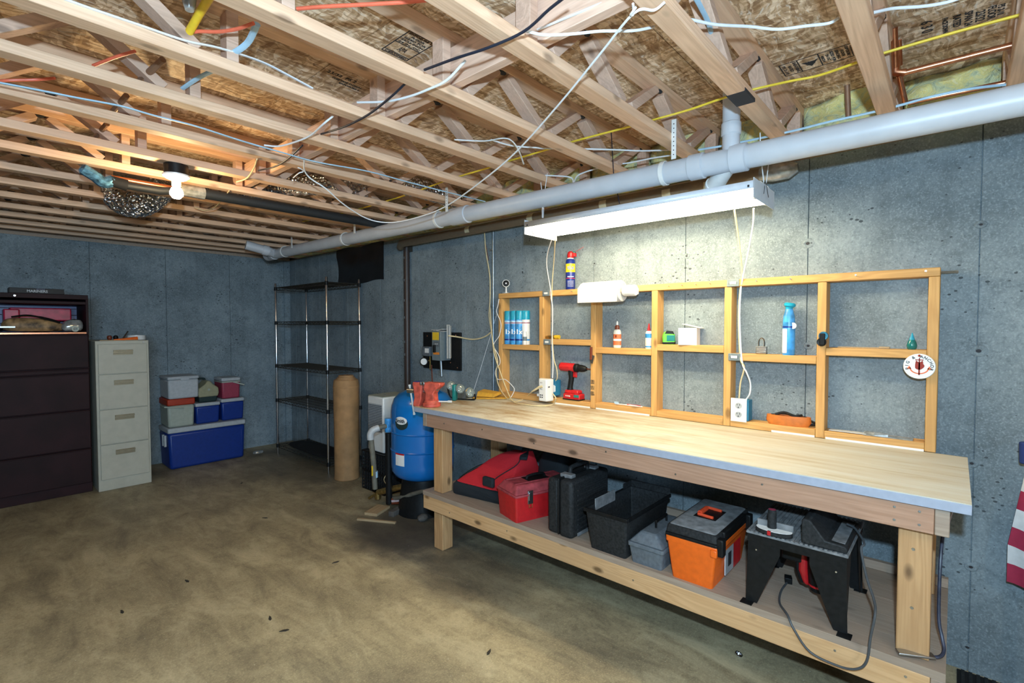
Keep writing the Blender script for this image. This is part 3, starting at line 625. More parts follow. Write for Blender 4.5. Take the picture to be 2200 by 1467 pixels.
# paper towel on its holder
t = thing('paper_towel_roll', 'white embossed paper towel roll hung on the top plate', 'paper towels', (2.70, 1.655, 1.712))
q = Matrix.Rotation(PI/2, 4, 'X')
MB().lathe([(.021, -.14), (.062, -.142), (.0655, -.136), (.0655, .136), (.062, .142), (.021, .14)], 40, q).build('roll', 'paper', t)
MB().prism([(-.0665, .03), (-.0675, -.066), (-.064, -.068), (-.0635, .03)], -.141, .141, q).build('loose_sheet', 'paper', t)
MB().lathe([(.001, -.150), (.02, -.15), (.02, .15), (.001, .15)], 20, q).build('core', 'scrap', t)
t = thing('towel_holder', 'white wall bracket arm and end cap holding the paper towels', 'holder', (2.70, 1.655, 1.712))
MB().lathe([(.001, .151), (.030, .151), (.034, .160), (.034, .225), (.030, .232), (.001, .232)], 28, q).build('end_cap', 'pvclight', t)
MB().box((-.02, -.20, -.02), (.10, -.175, .02)).build('bracket', 'pvclight', t, bevel=.004)
# cord clamps with grey metal frames
for (y, z, lab) in ((2.175, 1.731, 'grey framed cord clip on the top plate over the second stud'), (2.165, 1.385, 'grey framed cord clip on the shelf edge, left of the brass fittings'),
                    (.90, 1.731, 'grey framed cord clip in the middle of the top plate'), (.888, 1.331, 'grey framed cord clip on the shelf edge above the wall outlet')):
    t = thing('cord_clip', lab, 'cord clip', (FX-.001, y, z), 0, 'grey metal cord clips on the stud frame')
    MB().box((-.006, -.032, -.02), (0, .032, .02)).build('frame', 'panelgrey', t, bevel=.005)
    MB().box((-.0085, -.017, -.007), (-.0055, .017, .007)).build('insert', 'white', t, bevel=.002)
    m = MB()
    for k in (-1, 1): m.box((-.0095, k*.019-.0015, -.005), (-.008, k*.019+.0015, .006))
    m.build('staple', 'steel', t)
# outlet plate on stud 2
t = thing('wall_outlet', 'white double wall outlet in a blue box on a stud', 'outlet', (FX, .862, 1.046))
MB().box((-.006, -.041, -.063), (-.0005, .041, .063)).build('cover_plate', 'white', t, bevel=.002)
MB().box((0, -.050, -.055), (.06, -.0, .055)).build('box', 'bluebox', t)
for z in (.024, -.024):
    r_ = MB().lathe([(.017, 0), (.017, .003), (.001, .0035)], 20, Matrix.Translation((-.0055, 0, z)) @ Matrix.Rotation(-PI/2, 4, 'Y'), .9, 1).build('receptacle', 'cwhite', t)
    MB().box((-.0098, .005, z+.001), (-.0088, .0075, z+.010)).box((-.0098, -.0075, z+.001), (-.0088, -.005, z+.010)).box((-.0098, -.003, z-.011), (-.0088, .003, z-.006)).build('slot', 'inkblack', r_)
# power strip tower
t = thing('outlet_tower', 'chunky white multi-outlet block with cords plugged into its faces', 'power adapter', (FX-.03, 2.165, 1.048))
MB().prism([(.052, .028), (.052, -.0), (.02, -.042), (-.045, -.042), (-.058, -.01), (-.058, .028)], -.078, .078, Matrix(((0, 1, 0, 0), (1, 0, 0, 0), (0, 0, 1, 0), (0, 0, 0, 1)))).build('body', 'white', t, bevel=.006)
for z in (-.035, -.05):
    for y in (.006, -.010): MB().box((-.0430, y-.005, z-.004), (-.0415, y+.005, z+.004)).build('usb_port', 'inkblack', t)
for z in (.045, .0): MB().box((-.0430, -.008, z+.002), (-.0415, -.005, z+.012)).box((-.0430, .003, z+.002), (-.0415, .006, z+.012)).build('slot', 'inkblack', t)
MB().box((-.035, -.0595, .02), (-.030, -.0575, .03)).box((-.025, -.0595, .02), (-.020, -.0575, .03)).build('slot', 'inkblack', t)
t = thing('junction_box', 'blue plastic junction box behind the white outlet block', 'electrical box', (FX+.01, 2.10, 1.06))
MB().box((0, -.002, -.055), (.06, .055, .055)).build('body', 'bluebox', t, bevel=.002)
MB().box((-.001, .008, -.03), (.0, .02, .02)).box((-.003, .0, -.025), (-.0005, .018, .015)).build('label', 'white', t)
# drill
t = thing('cordless_drill', 'red and black cordless drill standing on its battery', 'drill', (2.832, 1.955, zb))
MB().tube([(0, .115, .225), (0, .11, .225), (0, .0, .222), (0, -.01, .222)], [.020, .029, .030, .026], 20).build('motor_housing', 'red', t)
MB().tube([(0, .122, .225), (0, .115, .225)], [.018, .026], 16).build('rear_cap', 'black', t)
MB().tube([(0, -.008, .222), (0, -.03, .222), (0, -.035, .222), (0, -.06, .220), (0, -.085, .219), (0, -.1, .219)], [.0285, .029, .024, .025, .020, .012], 20).build('chuck', 'black', t)
MB().tube([(0, -.1, .219), (0, -.135, .218)], .004, 8).build('drill_bit', 'brown', t)
MB().tube([(0, .028, .205), (0, .024, .15), (0, .034, .09), (0, .036, .06)], [.022, .019, .019, .024], 14).build('handle', 'black', t)
MB().box((-.008, -.022, .155), (.008, .010, .195)).build('trigger', 'red', t, bevel=.006)
MB().box((-.028, -.045, .045), (.028, .06, .068), taper=(1.1, 1.1)).build('foot_collar', 'red', t, bevel=.006)
MB().box((-.035, -.065, 0), (.035, .072, .045)).build('battery', 'red', t, bevel=.008)
MB().box((-.036, -.067, .0), (.036, .074, .010)).build('battery_base', 'black', t, bevel=.004)
MB().box((-.0365, -.06, .022), (-.034, -.02, .04)).build('battery_latch', 'dgreen', t)
text('POWER', .012, 'white', t, (-.0355, .03, .027), NX, (0, 0, 1), bold=.0004)
# hanging tie knob
t = thing('hose_clip', 'small blue and black plastic clip hung on a stud', 'clip', (FX-.012, .478, 1.433))
for k, (z, mt) in enumerate(((.018, 'bluebox'), (-.012, 'black'))):
    MB().lathe([(.012, -.007), (.019, -.009), (.021, 0), (.019, .009), (.012, .007)], 20, Matrix.Translation((0, .004 if k else -.004, z)) @ Matrix.Rotation(PI/2, 4, 'Y')).build('ring', mt, t)
MB().box((-.012, -.012, -.028), (.010, .012, .03)).build('buckle', 'black', t, bevel=.004)
t = thing('utility_knife', 'dark red folding knife hanging on the third stud', 'knife', (FX-.008, 1.79, 1.33))
MB().box((-.005, -.004, -.055), (.005, .012, .03)).build('handle', 'brown', t, bevel=.002)
MB().box((-.002, -.030, -.075), (.002, -.012, -.02), mat=Matrix.Rotation(.3, 4, 'X')).build('blade', 'steel', t)
# round wooden sign
t = thing('round_sign', 'round white sign reading PIG & ANCHOR with a brown pig and anchor', 'sign', (FX-.006, .114, 1.323))
q = Matrix.Rotation(-PI/2, 4, 'Y')
MB().lathe([(.053, 0), (.055, .002), (.055, .006), (.053, .008), (.001, .008)], 40, q).build('disc', 'white', t)
MB().tube([(-.02, 0, .047), (0, 0, .047)], .003, 8).lathe([(.005, 0), (.001, .003)], 10, Matrix.Translation((-.02, 0, .047)) @ q).build('hanging_nail', 'ink2', t)
for i, ch in enumerate('PIG & ANCHOR'):
    if ch == ' ': continue
    a = math.radians(196-19.3*i)
    text(ch, .0165, 'inkblack', t, (-.0085, -math.cos(a)*.042, math.sin(a)*.042), (0, -math.sin(a), -math.cos(a)), (0, -math.cos(a), math.sin(a)), bold=.0003)
def flat(poly, name, mat, th=.0088):
    MB().prism([(-y, z) for y, z in poly], .0078, th, Matrix(((0, 0, -1, 0), (1, 0, 0, 0), (0, 1, 0, 0), (0, 0, 0, 1)))).build(name, mat, t)
flat([(.016*math.cos(a)*(1+.12*math.cos(3*a)), .002+.017*math.sin(a)) for a in [2*PI*k/18 for k in range(18)]], 'pig_emblem', 'ink2')
flat([(-.014, .012), (-.011, .026), (-.003, .018)], 'pig_emblem', 'ink2'); flat([(.014, .012), (.011, .026), (.003, .018)], 'pig_emblem', 'ink2')
flat([(-.003, -.038), (.003, -.038), (.002, .036), (-.002, .036)], 'anchor_emblem', 'ink2'); flat([(-.014, .026), (.014, .026), (.014, .030), (-.014, .030)], 'anchor_emblem', 'ink2')
arc = [(.034*math.cos(a), -.006+.028*math.sin(a)) for a in [PI+PI*k/12 for k in range(13)]]
flat(arc+[(x*.84, z*.80-.002) for x, z in reversed(arc)], 'anchor_emblem', 'orangeink')
flat([(-.042, -.012), (-.026, -.012), (-.034, .002)], 'anchor_emblem', 'orangeink'); flat([(.042, -.012), (.026, -.012), (.034, .002)], 'anchor_emblem', 'orangeink')

# leather holsters on the bench end
t = thing('leather_holster', 'yellow-tan leather tool pouch lying flat on the left end of the bench', 'tool pouch', (2.62, 2.66, BT), 0)
poly = [(-.06, .02), (-.035, .055), (.02, .06), (.10, .03), (.16, -.06), (.17, -.14), (.12, -.16), (.06, -.12), (-.02, -.04)]
MB().prism(poly, .001, .010).build('body', 'leather', t, bevel=.004)
MB().add([(.0, .05, .012), (.05, -.09, .012), (.14, -.09, .03), (.09, .06, .03), (.02, .055, .05), (.07, -.08, .035), (.15, -.07, .045), (.10, .07, .060)], [(0, 1, 2, 3), (7, 6, 5, 4), (0, 4, 5, 1), (1, 5, 6, 2), (2, 6, 7, 3), (3, 7, 4, 0)]).build('flap', 'leather', t, bevel=.004)
# bench vise
t = thing('bench_vise', 'worn red-orange bench vise clamped to the left end of the bench', 'vise', (2.15, 2.66, BT), 0)
MB().lathe([(.058, 0), (.062, .004), (.062, .022), (.055, .026), (.05, .04), (.045, .045)], 28).build('swivel_base', 'vise', t)
MB().prism([(-.035, .04), (.035, .04), (.03, .09), (.05, .12), (.085, .145), (.085, .165), (-.04, .165), (-.045, .12), (-.03, .09)], -.035, .035, Matrix(((.35, 0, .94, 0), (-.94, 0, .35, 0), (0, 1, 0, 0), (0, 0, 0, 1)))).build('fixed_jaw', 'vise', t, bevel=.006)
MB().prism([(-.13, .0), (-.085, -.01), (-.065, .05), (-.06, .12), (-.055, .165), (-.13, .165), (-.135, .15), (-.125, .12), (-.12, .06)], -.033, .033, Matrix(((.35, 0, .94, 0), (-.94, 0, .35, 0), (0, 1, 0, 0), (0, 0, 0, 1)))).build('moving_jaw', 'vise', t, bevel=.006)
dj = Vector((.35, -.94, 0)); sj = Vector((.94, .35, 0))
def V2(a, s, z): return dj*a+sj*s+Vector((0, 0, z))
MB().tube([V2(-.17, 0, .10), V2(.02, 0, .10)], .012, 12).tube([V2(-.08, 0, .125), V2(.05, 0, .125)], .018, 8).build('screw', 'steel', t)
MB().tube([V2(-.135, 0, .10), V2(-.19, 0, .10)], .018, 16).build('screw_head', 'steel', t)
MB().tube([V2(-.175, 0, .13), V2(-.168, 0, .10), V2(-.14, .0, -.06)], .0065, 10).build('handle', 'brightbar', t)
MB().tube([V2(-.174, -.0, .128), V2(-.176, 0, .142)], .009, 10).tube([V2(-.1405, 0, -.055), V2(-.139, 0, -.067)], .009, 10).build('handle_knob', 'brightbar', t)
MB().bar(V2(-.045, -.042, .158), V2(-.045, .042, .158), .022, .022).build('jaw_plate', 'steel', t, bevel=.002)
MB().bar(V2(-.062, -.042, .158), V2(-.062, .042, .158), .012, .022).build('jaw_plate', 'steel', t, bevel=.002)
MB().tube([(.02, -.04, .035), (.06, -.10, .036)], .005, 10).tube([(.06, -.10, .036), (.075, -.123, .036)], .008, 10).build('swivel_lock', 'brightbar', t)
MB().box((-.03, -.028, .1652), (.02, .03, .1675), mat=Matrix.Translation(V2(-.095, 0, 0)) @ Matrix.Rotation(-1.2, 4, 'Z')).build('label_plate', 'navy', t)
MB().box((.0, -.09, -.13), (.05, -.05, -.035)).build('clamp_jaw', 'vise', t, bevel=.004)
# bunch of clear plastic bottles/bag behind the vise
t = thing('goggles', 'clear plastic safety goggles perched behind the vise', 'goggles', (2.45, 2.70, BT), .5)
for k, (y, z) in enumerate(((.0, .09), (-.075, .065), (.07, .11))):
    MB().lathe([(.030, -.012), (.036, 0), (.030, .014), (.020, .018)], 18, Matrix.Translation((0, y, z)) @ Vector((-.7, -.5, .3)).to_track_quat('Z', 'Y').to_matrix().to_4x4()).build('lens_cup', 'glass', t)
MB().tube(spline([(0, -.11, .05), (.03, -.10, .01), (.04, 0, .006), (.02, .08, .02), (.0, .10, .10)]), .006, 8).build('strap', 'black', t)
MB().box((-.02, .03, .0), (.03, .06, .12)).build('frame', 'dgreen', t, bevel=.008)

# ================================================================ THINGS ON THE LOWER BENCH SHELF
SH = .385
def tub(w0, l0, w1, l1, h, th=.004, r=.012, n=3):
    """open tapered tub; footprint (length along +x from 0, width along y centred)"""
    def ring(w, l, z, ins=0):
        pts = []
        for cx, cy, a0 in ((l-r, w/2-r, 0), (r, w/2-r, PI/2), (r, -w/2+r, PI), (l-r, -w/2+r, 1.5*PI)):
            for k in range(n+1):
                a = a0+PI/2*k/n; pts.append((cx+(r-ins)*math.cos(a), cy+(r-ins)*math.sin(a), z))
        return pts
    m = MB(); dl = (l1-l0)/2
    A = ring(w0, l0, 0); B = [(x-dl, y, z) for x, y, z in ring(w1, l1, h)]
    C = [(x-dl, y, z) for x, y, z in ring(w1, l1, h, th)]; D = ring(w0, l0, th+.002, th)
    N_ = len(A); m.v = [Vector(p) for p in A+B+C+D]
    for a, b in ((0, 1), (1, 2), (2, 3)):
        m.f += [(a*N_+i, a*N_+(i+1) % N_, b*N_+(i+1) % N_, b*N_+i) for i in range(N_)]
    m.f += [tuple(reversed(range(N_))), tuple(3*N_+i for i in range(N_))]
    return m
def band(w0, l0, w1, l1, z0, z1, r=.012, n=3, dx=0):
    """solid block with rounded plan corners, size w0 x l0 at z0 and w1 x l1 at z1"""
    m = MB()
    def ring(w, l, z):
        pts = []
        for sx_, sy_, a0 in ((1, 1, 0), (-1, 1, PI/2), (-1, -1, PI), (1, -1, 1.5*PI)):
            for k in range(n+1):
                a = a0+PI/2*k/n; pts.append((dx+l0/2+sx_*(l/2-r)+r*math.cos(a), sy_*(w/2-r)+r*math.sin(a), z))
        return pts
    A = ring(w0, l0, z0); B = ring(w1, l1, z1); N_ = len(A); m.v = [Vector(p) for p in A+B]
    m.f = [(i, (i+1) % N_, N_+(i+1) % N_, N_+i) for i in range(N_)]+[tuple(reversed(range(N_))), tuple(N_+i for i in range(N_))]
    return m
# red toolbox
t = thing('red_toolbox', 'red metal-look plastic toolbox with dusty ridged lid and steel front latch', 'toolbox', (2.105, 1.918, SH), -.30)
tub(.195, .40, .215, .42, .145).build('body', 'red', t)
band(.226, .426, .226, .426, .145, .158, dx=-.013).build('lid_rim', 'dred', t, bevel=.003)
band(.218, .42, .150, .36, .158, .205, dx=-.010).build('lid', 'dred', t, bevel=.006)
MB().box((.12, -.045, .2045), (.27, .045, .2075)).build('handle_recess', 'black', t, bevel=.002)
MB().tube(spline([(.13, 0, .205), (.14, 0, .222), (.20, 0, .228), (.25, 0, .222), (.26, 0, .205)]), .008, 10, flat=1).build('handle', 'black', t)
for y in (-.052, .052): MB().box((.02, y-.006, .2045), (.34, y+.006, .2095)).build('lid_rib', 'dred', t, bevel=.002)
l_ = MB().box((.07, -.112, .10), (.105, -.103, .175)).box((.074, -.118, .12), (.101, -.111, .168)).build('latch', 'steel', t, bevel=.002)
MB().tube([(.077, -.112, .10), (.077, -.113, .080), (.098, -.113, .080), (.098, -.112, .10)], .0018, 6).build('latch_loop', 'brass', l_)
# red and black tool bag
t = thing('tool_bag', 'slumped red and black fabric tool bag with loose straps, beside the red toolbox', 'bag', (2.40, 2.22, SH), 0)
def blobby(rows, name, mat, par, seg=20, sub=1):
    m = MB(); base = 0
    for (cx, cy, z, rx, ry) in rows:
        m.v += [Vector((cx+rx*math.copysign(abs(math.cos(a))**.6, math.cos(a)), cy+ry*math.copysign(abs(math.sin(a))**.6, math.sin(a)), z+.006*noise.noise(Vector((cx*9+a*2, cy*7, z*20))))) for a in [2*PI*k/seg for k in range(seg)]]
    for i in range(len(rows)-1):
        m.f += [(i*seg+k, i*seg+(k+1) % seg, (i+1)*seg+(k+1) % seg, (i+1)*seg+k) for k in range(seg)]
    m.f += [tuple(reversed(range(seg))), tuple((len(rows)-1)*seg+k for k in range(seg))]
    return m.build(name, mat, par, sub=sub, sharp=60)
def hull(pts, name, mat, par, bev=.012, seed=0):
    bm = bmesh.new(); vs = [bm.verts.new(p) for p in pts]; bmesh.ops.convex_hull(bm, input=vs)
    bmesh.ops.delete(bm, geom=[v for v in bm.verts if not v.link_faces], context='VERTS')
    bmesh.ops.dissolve_limit(bm, angle_limit=.05, verts=bm.verts, edges=bm.edges)
    bmesh.ops.bevel(bm, geom=list(bm.edges), offset=bev, segments=2, affect='EDGES', profile=.6, clamp_overlap=True)
    bmesh.ops.triangulate(bm, faces=bm.faces); bmesh.ops.subdivide_edges(bm, edges=bm.edges, cuts=2, use_grid_fill=True)
    for v in bm.verts: v.co += Vector((1, 1, 1))*.008*noise.noise(v.co*11+Vector((seed, 0, 0)))*(v.co.z > .02)
    me = bpy.data.meshes.new(name); bm.to_mesh(me); bm.free()
    for p in me.polygons: p.use_smooth = True
    me.materials.append(M[mat]); o = bpy.data.objects.new(name, me); COL.objects.link(o)
    if par: o.parent = par
    return o
hull([(-.235, .25, 0), (-.17, -.20, 0), (.20, -.20, 0), (.22, .26, 0), (-.235, .25, .09), (-.16, -.20, .07), (.20, -.20, .09), (.22, .26, .09)], 'base', 'bagblack', t, .02)
hull([(-.225, .24, .085), (-.155, -.19, .075), (.19, -.19, .085), (.20, .24, .085), (-.02, .02, .265), (.02, -.13, .285), (.15, -.13, .285), (.16, .04, .26)], 'body', 'dred2', t, .012, 3)
MB().bar((.0, -.17, .262), (.16, -.06, .285), .05, .02).build('zip_flap', 'bagblack', t, bevel=.006)
MB().tube(spline([(-.20, -.05, .11), (-.15, -.09, .165), (-.06, -.16, .23), (-.01, -.16, .27)]), .003, 8).build('piping', 'bagblack', t)
for dz in (0, .012): MB().tube(spline([(-.20, .22, .03+dz), (-.10, .32, .05+dz), (.10, .34, .09+dz), (.24, .30, .10+dz)]), .006, 6, flat=.4).build('strap', 'wire', t)
MB().box((-.235, -.12, .115), (-.205, -.03, .175), mat=Matrix.Rotation(.0, 4, 'Z')).build('side_pocket', 'bagblack', t, bevel=.01)
o = blobby([(2.62, 1.93, SH+.002, .10, .12), (2.62, 1.93, SH+.10, .11, .13), (2.62, 1.94, SH+.22, .10, .12), (2.62, 1.95, SH+.31, .07, .08)], 'black_bag', 'bagblack', None); tag(o, 'black fabric bag standing upright behind the red toolbox', 'bag')
# upright black tool case
t = thing('tool_case', 'upright black plastic tool case with ribbed sides, standing on its edge', 'tool case', (2.10, 1.545, SH), 0)
MB().box((0, -.082, 0), (.37, .003, .305)).build('shell', 'dblack', t, bevel=.018)
MB().box((.004, .006, .004), (.366, .082, .30)).build('shell', 'dblack', t, bevel=.018)
MB().box((-.003, -.001, .01), (.373, .008, .31)).build('seam_band', 'black', t, bevel=.003)
for k in range(9): MB().box((.05, -.0875, .035+.026*k), (.33, -.081, .047+.026*k)).build('rib', 'dblack', t, bevel=.002)
MB().tube(spline([(.10, -.0, .300), (.105, 0, .338), (.14, 0, .347), (.23, 0, .347), (.265, 0, .338), (.27, 0, .300)]), .012, 10).build('handle', 'dblack', t)
for x in (.07, .30): MB().box((x-.022, -.045, .300), (x+.022, .03, .322)).build('latch', 'dusttop', t, bevel=.005)
MB().box((.05, -.0885, .008), (.30, -.083, .024)).build('label', 'dusttop', t)
# open black tote
t = thing('open_tote', 'open black plastic tote with stray bottle caps in it and no lid', 'tote', (2.10, 1.25, SH), 0)
tub(.195, .42, .232, .47, .20, th=.005).build('tub', 'dblack', t)
m = MB()
for sgn in (-1, 1): m.box((-.02, sgn*.119-.004, .188), (.45, sgn*.119+.004, .206))
m.box((-.030, -.122, .188), (-.020, .122, .206)).box((.445, -.122, .188), (.455, .122, .206)); m.build('rim', 'black', t, bevel=.002)
MB().box((.444, -.117, .20), (.452, .117, .238)).box((.36, .113, .20), (.452, .119, .232)).build('raised_back_wall', 'dblack', t, bevel=.002)
for k in range(6): MB().box((.447, -.10+.036*k, .09), (.4495, -.082+.036*k, .19)).build('inner_rib', 'dusttop', t)
MB().box((.06, .108, .10), (.26, .113, .228)).build('side_flange', 'dusttop', t, bevel=.002)
for (x, y, z, mt, nm, lb) in ((.10, .02, .008, 'green', 'green_cap', 'small bright green plastic cap lying inside the open black tote'), (.17, -.06, .008, 'skyb', 'blue_connector', 'small bright blue plastic piece lying inside the open black tote'), (.14, -.02, .008, 'brass', 'brass_fitting', 'small dull brass fitting lying inside the open black tote')):
    o = MB().tube([(2.10+x, 1.25+y, SH+.028), (2.10+x+.035, 1.25+y-.03, SH+.030)], .016, 10).tube([(2.10+x+.03, 1.25+y-.026, SH+.034), (2.10+x+.06, 1.25+y-.03, SH+.034)], .010, 8).build(nm, mt); tag(o, lb, 'fitting')
o = MB().tube(spline([(2.30, 1.20, SH+.02), (2.36, 1.17, SH+.06), (2.42, 1.21, SH+.07), (2.45, 1.26, SH+.03), (2.38, 1.30, SH+.02)]), .009, 8).build('coiled_cord', 'kcable'); tag(o, 'dark coiled cord lying in the far end of the open black tote', 'cord')
# grey tackle box
t = thing('grey_toolbox', 'small grey plastic toolbox with sloped lid and black loop handle', 'toolbox', (2.105, 1.048, SH), .0)
tub(.150, .32, .170, .34, .078).build('body', 'grey', t)
band(.180, .35, .180, .35, .078, .098, dx=-.015).build('lid_rim', 'grey', t, bevel=.004)
band(.172, .345, .080, .28, .098, .150, dx=-.012).build('lid', 'grey', t, bevel=.008)
MB().tube([(.10, 0, .145), (.10, 0, .182), (.215, 0, .182), (.215, 0, .145)], .006, 8).build('handle', 'black', t, bevel=0)
# orange toolbox
t = thing('orange_toolbox', 'large orange toolbox with dusty black lid and red folding handle', 'toolbox', (2.098, .832, SH), .0)
tub(.175, .40, .215, .43, .165, th=.01).build('body', 'orange', t)
band(.228, .435, .228, .435, .158, .188, dx=-.015).build('body_collar', 'orange', t, bevel=.006)
band(.232, .44, .232, .44, .187, .200, dx=-.018).build('gasket', 'black', t, bevel=.003)
band(.228, .436, .216, .425, .200, .236, dx=-.016).build('lid_skirt', 'dblack', t, bevel=.006)
band(.205, .41, .19, .40, .236, .241, dx=-.004).build('lid_top', 'dusttop', t, bevel=.002)
MB().box((.14, -.05, .2405), (.28, .05, .2435)).build('handle_recess', 'black', t, bevel=.003)
h_ = MB().tube([(.155, -.035, .247), (.155, .03, .250), (.265, .03, .250), (.265, -.035, .247)], .007, 8).build('handle', 'handlered', t)
MB().tube([(.17, .031, .250), (.25, .031, .250)], .0115, 12).build('grip', 'handlered', h_)
MB().box((-.01, -.135, .150), (.03, -.105, .225)).box((.36, -.135, .150), (.40, -.105, .225)).build('latch', 'black', t, bevel=.006)
MB().box((.05, -.122, .205), (.34, -.10, .238)).build('front_bar', 'black', t, bevel=.006)
MB().box((-.022, -.113, .145), (.012, -.085, .178)).build('latch_pad', 'orange', t, bevel=.005)
for x in (.12, .22): MB().box((x, -.1035, .02), (x+.10, -.098, .14), mat=Matrix.Rotation(0, 4, 'X')).build('sticker', 'cwhite' if x < .2 else 'red', t)
MB().box((.15, -.1045, .05), (.19, -.1030, .11)).build('sticker_picture', 'inkblack', t)
# router table
t = thing('router_table', 'black sheet-metal bench router table with mitre gauge and dust hood', 'router table', (2.10, .44, SH), 0)
HT = .295
def leg(sy, sx_):
    x0 = .01 if sx_ < 0 else .40; x1 = x0
    m = MB(); yo = sy*.165
    # front or back plate, tapering inwards to the foot
    pl = [(yo, HT-.012), (yo-sy*.115, HT-.012), (yo-sy*.115, HT-.075), (yo-sy*.035, .004), (yo+sy*.008, .004)]
    m.prism(pl, x0-.001, x0+.001, Matrix(((0, 0, 1, 0), (1, 0, 0, 0), (0, 1, 0, 0), (0, 0, 0, 1))))
    d = 1 if sx_ < 0 else -1
    ps = [(x0, HT-.012), (x0+d*.11, HT-.012), (x0+d*.10, HT-.07), (x0+d*.025, .004), (x0, .004)]
    m.prism(ps, yo-.001, yo+.001, Matrix(((1, 0, 0, 0), (0, 0, 1, 0), (0, 1, 0, 0), (0, 0, 0, 1))))
    m.box((x0-.030 if sx_ < 0 else x0-.01, yo-.022, 0), (x0+.012 if sx_ < 0 else x0+.03, yo+.022, .003))
    l_ = m.build('leg', 'black', t)
    for z in (HT-.035, HT-.075): MB().lathe([(.0045, 0), (.003, .002)], 8, Matrix.Translation((x0-.0012, yo-sy*.03, z)) @ Matrix.Rotation(-PI/2, 4, 'Y')).build('rivet', 'chrome', l_)
for sy in (-1, 1):
    for sx_ in (-1, 1): leg(sy, sx_)
MB().box((.004, -.168, HT-.045), (.006, .168, HT-.008)).build('apron', 'black', t); MB().box((.404, -.168, HT-.045), (.406, .168, HT-.008)).build('apron', 'black', t); t_rt = t
MB().box((0, -.172, HT-.012), (.41, .172, HT-.004)).build('table_plate', 'dusttop', t, bevel=.001)
for k in range(22): MB().box((0.0, -.170+.0157*k, HT-.0041), (.41, -.161+.0157*k, HT)).build('table_rib', 'dusttop', t)
MB().prism([(-.022, 0), (-.022, .088), (-.030, .094), (-.048, .094), (-.056, .086), (-.100, .030), (-.162, .026), (-.168, .018), (-.168, 0)], .0, .30, Matrix(((0, 0, 1, .005), (1, 0, 0, 0), (0, 1, 0, HT), (0, 0, 0, 1)))).build('fence_hood', 'dblack', t, bevel=.005)
MB().box((.03, -.158, HT+.0255), (.27, -.104, HT+.029)).build('fence_plate', 'dusttop', t, bevel=.001)
g = MB()
g.lathe([(.062, 0), (.066, .003), (.066, .014), (.062, .016)], 28, Matrix.Translation((.02, .075, HT+.004)), .55, 1.).build('mitre_gauge', 'dblack', t)
MB().lathe([(.064, .0), (.064, .0015), (.05, .0015)], 28, Matrix.Translation((.02, .075, HT+.0205)), .55, 1.).build('mitre_scale', 'white', t)
MB().box((.03, .01, HT+.018), (.04, .14, HT+.045)).build('mitre_head', 'dusttop', t, bevel=.003)
MB().tube([(.03, .085, HT+.02), (.03, .085, HT+.09), (.03, .085, HT+.094)], [.017, .0155, .012], 16).build('mitre_knob', 'dblack', t)
MB().lathe([(.014, 0), (.001, .001)], 14, Matrix.Translation((.03, .085, HT+.0945))).build('knob_cap', 'cpink', t)
MB().box((-.018, .078, HT+.006), (-.010, .090, HT+.022)).build('pointer', 'red', t)
MB().lathe([(.009, 0), (.008, .004), (.001, .005)], 12, Matrix.Translation((.045, .12, HT+.03))).lathe([(.009, 0), (.008, .004), (.001, .005)], 12, Matrix.Translation((.045, .03, HT+.03))).build('thumb_screw', 'chrome', t)
MB().tube([(.20, .03, HT-.02), (.20, .03, HT-.07)], .045, 18).build('motor_mount', 'black', t)
# the router hanging under the table
t2 = thing('router', 'red and black router motor hanging beneath the black router table', 'router', (2.29, .39, SH), 0)
MB().lathe([(.028, .06), (.036, .075), (.040, .12), (.042, .20), (.044, .225)], 24).build('motor_body', 'black', t2)
MB().lathe([(.026, .045), (.030, .048), (.030, .064), (.024, .066)], 20).build('end_cap', 'black', t2)
MB().prism([(-.066, .20), (-.040, .215), (-.034, .10), (-.030, .062), (-.05, .07), (-.068, .12)], -.03, .03, Matrix(((0, 0, 1, 0), (-1, 0, 0, 0), (0, 1, 0, 0), (0, 0, 0, 1)))).build('red_grip', 'red', t2, bevel=.010)
MB().lathe([(.0425, .205), (.043, .214)], 24).lathe([(.0365, .066), (.037, .074)], 24).build('red_ring', 'red', t2)
MB().prism([(-.080, .205), (-.064, .205), (-.066, .12), (-.048, .064), (-.064, .07), (-.080, .12)], -.022, .022, Matrix(((0, 0, 1, 0), (-1, 0, 0, 0), (0, 1, 0, 0), (0, 0, 0, 1)))).build('grip_edge', 'black', t2, bevel=.008)
MB().box((-.03, .05, .15), (.10, .13, .235)).build('gearbox', 'black', t2, bevel=.006)
# cord of the router table: over the hood, down behind the leg, loops below the shelf front, up to the plug
A = lambda x, y, X: tuple(at(x, y, 0, X))
cp = [(2.30, .30, SH+.34), (2.28, .27, SH+.335), (2.22, .235, SH+.31), A(1850, 1180, 2.20), A(1862, 1240, 2.16), A(1878, 1290, 2.11), A(1880, 1320, 2.065), A(1870, 1370, 2.055), A(1862, 1420, 2.05), A(1840, 1437, 2.045), A(1800, 1430, 2.05), A(1740, 1400, 2.055), A(1705, 1350, 2.06), (2.085, .455, SH+.012), tuple(at(1675, 1295, 2, SH+.006)), tuple(at(1678, 1270, 2, SH+.006)), tuple(at(1690, 1252, 2, SH+.010))]
t = t_rt; OR = (2.10, .44, SH)
MB().tube(spline(cp, 5), .0042, 8).build('power_cord', 'gcable', t, off=OR)
pp = at(1694, 1247, 2, SH+.012)
MB().box((-.012, -.014, -.010), (.028, .014, .014), mat=Matrix.Translation(pp) @ Matrix.Rotation(.3, 4, 'Z')).box((.024, -.010, -.005), (.036, -.006, .005), mat=Matrix.Translation(pp) @ Matrix.Rotation(.3, 4, 'Z')).box((.024, .006, -.005), (.036, .010, .005), mat=Matrix.Translation(pp) @ Matrix.Rotation(.3, 4, 'Z')).build('plug', 'black', t, off=OR, bevel=.002)
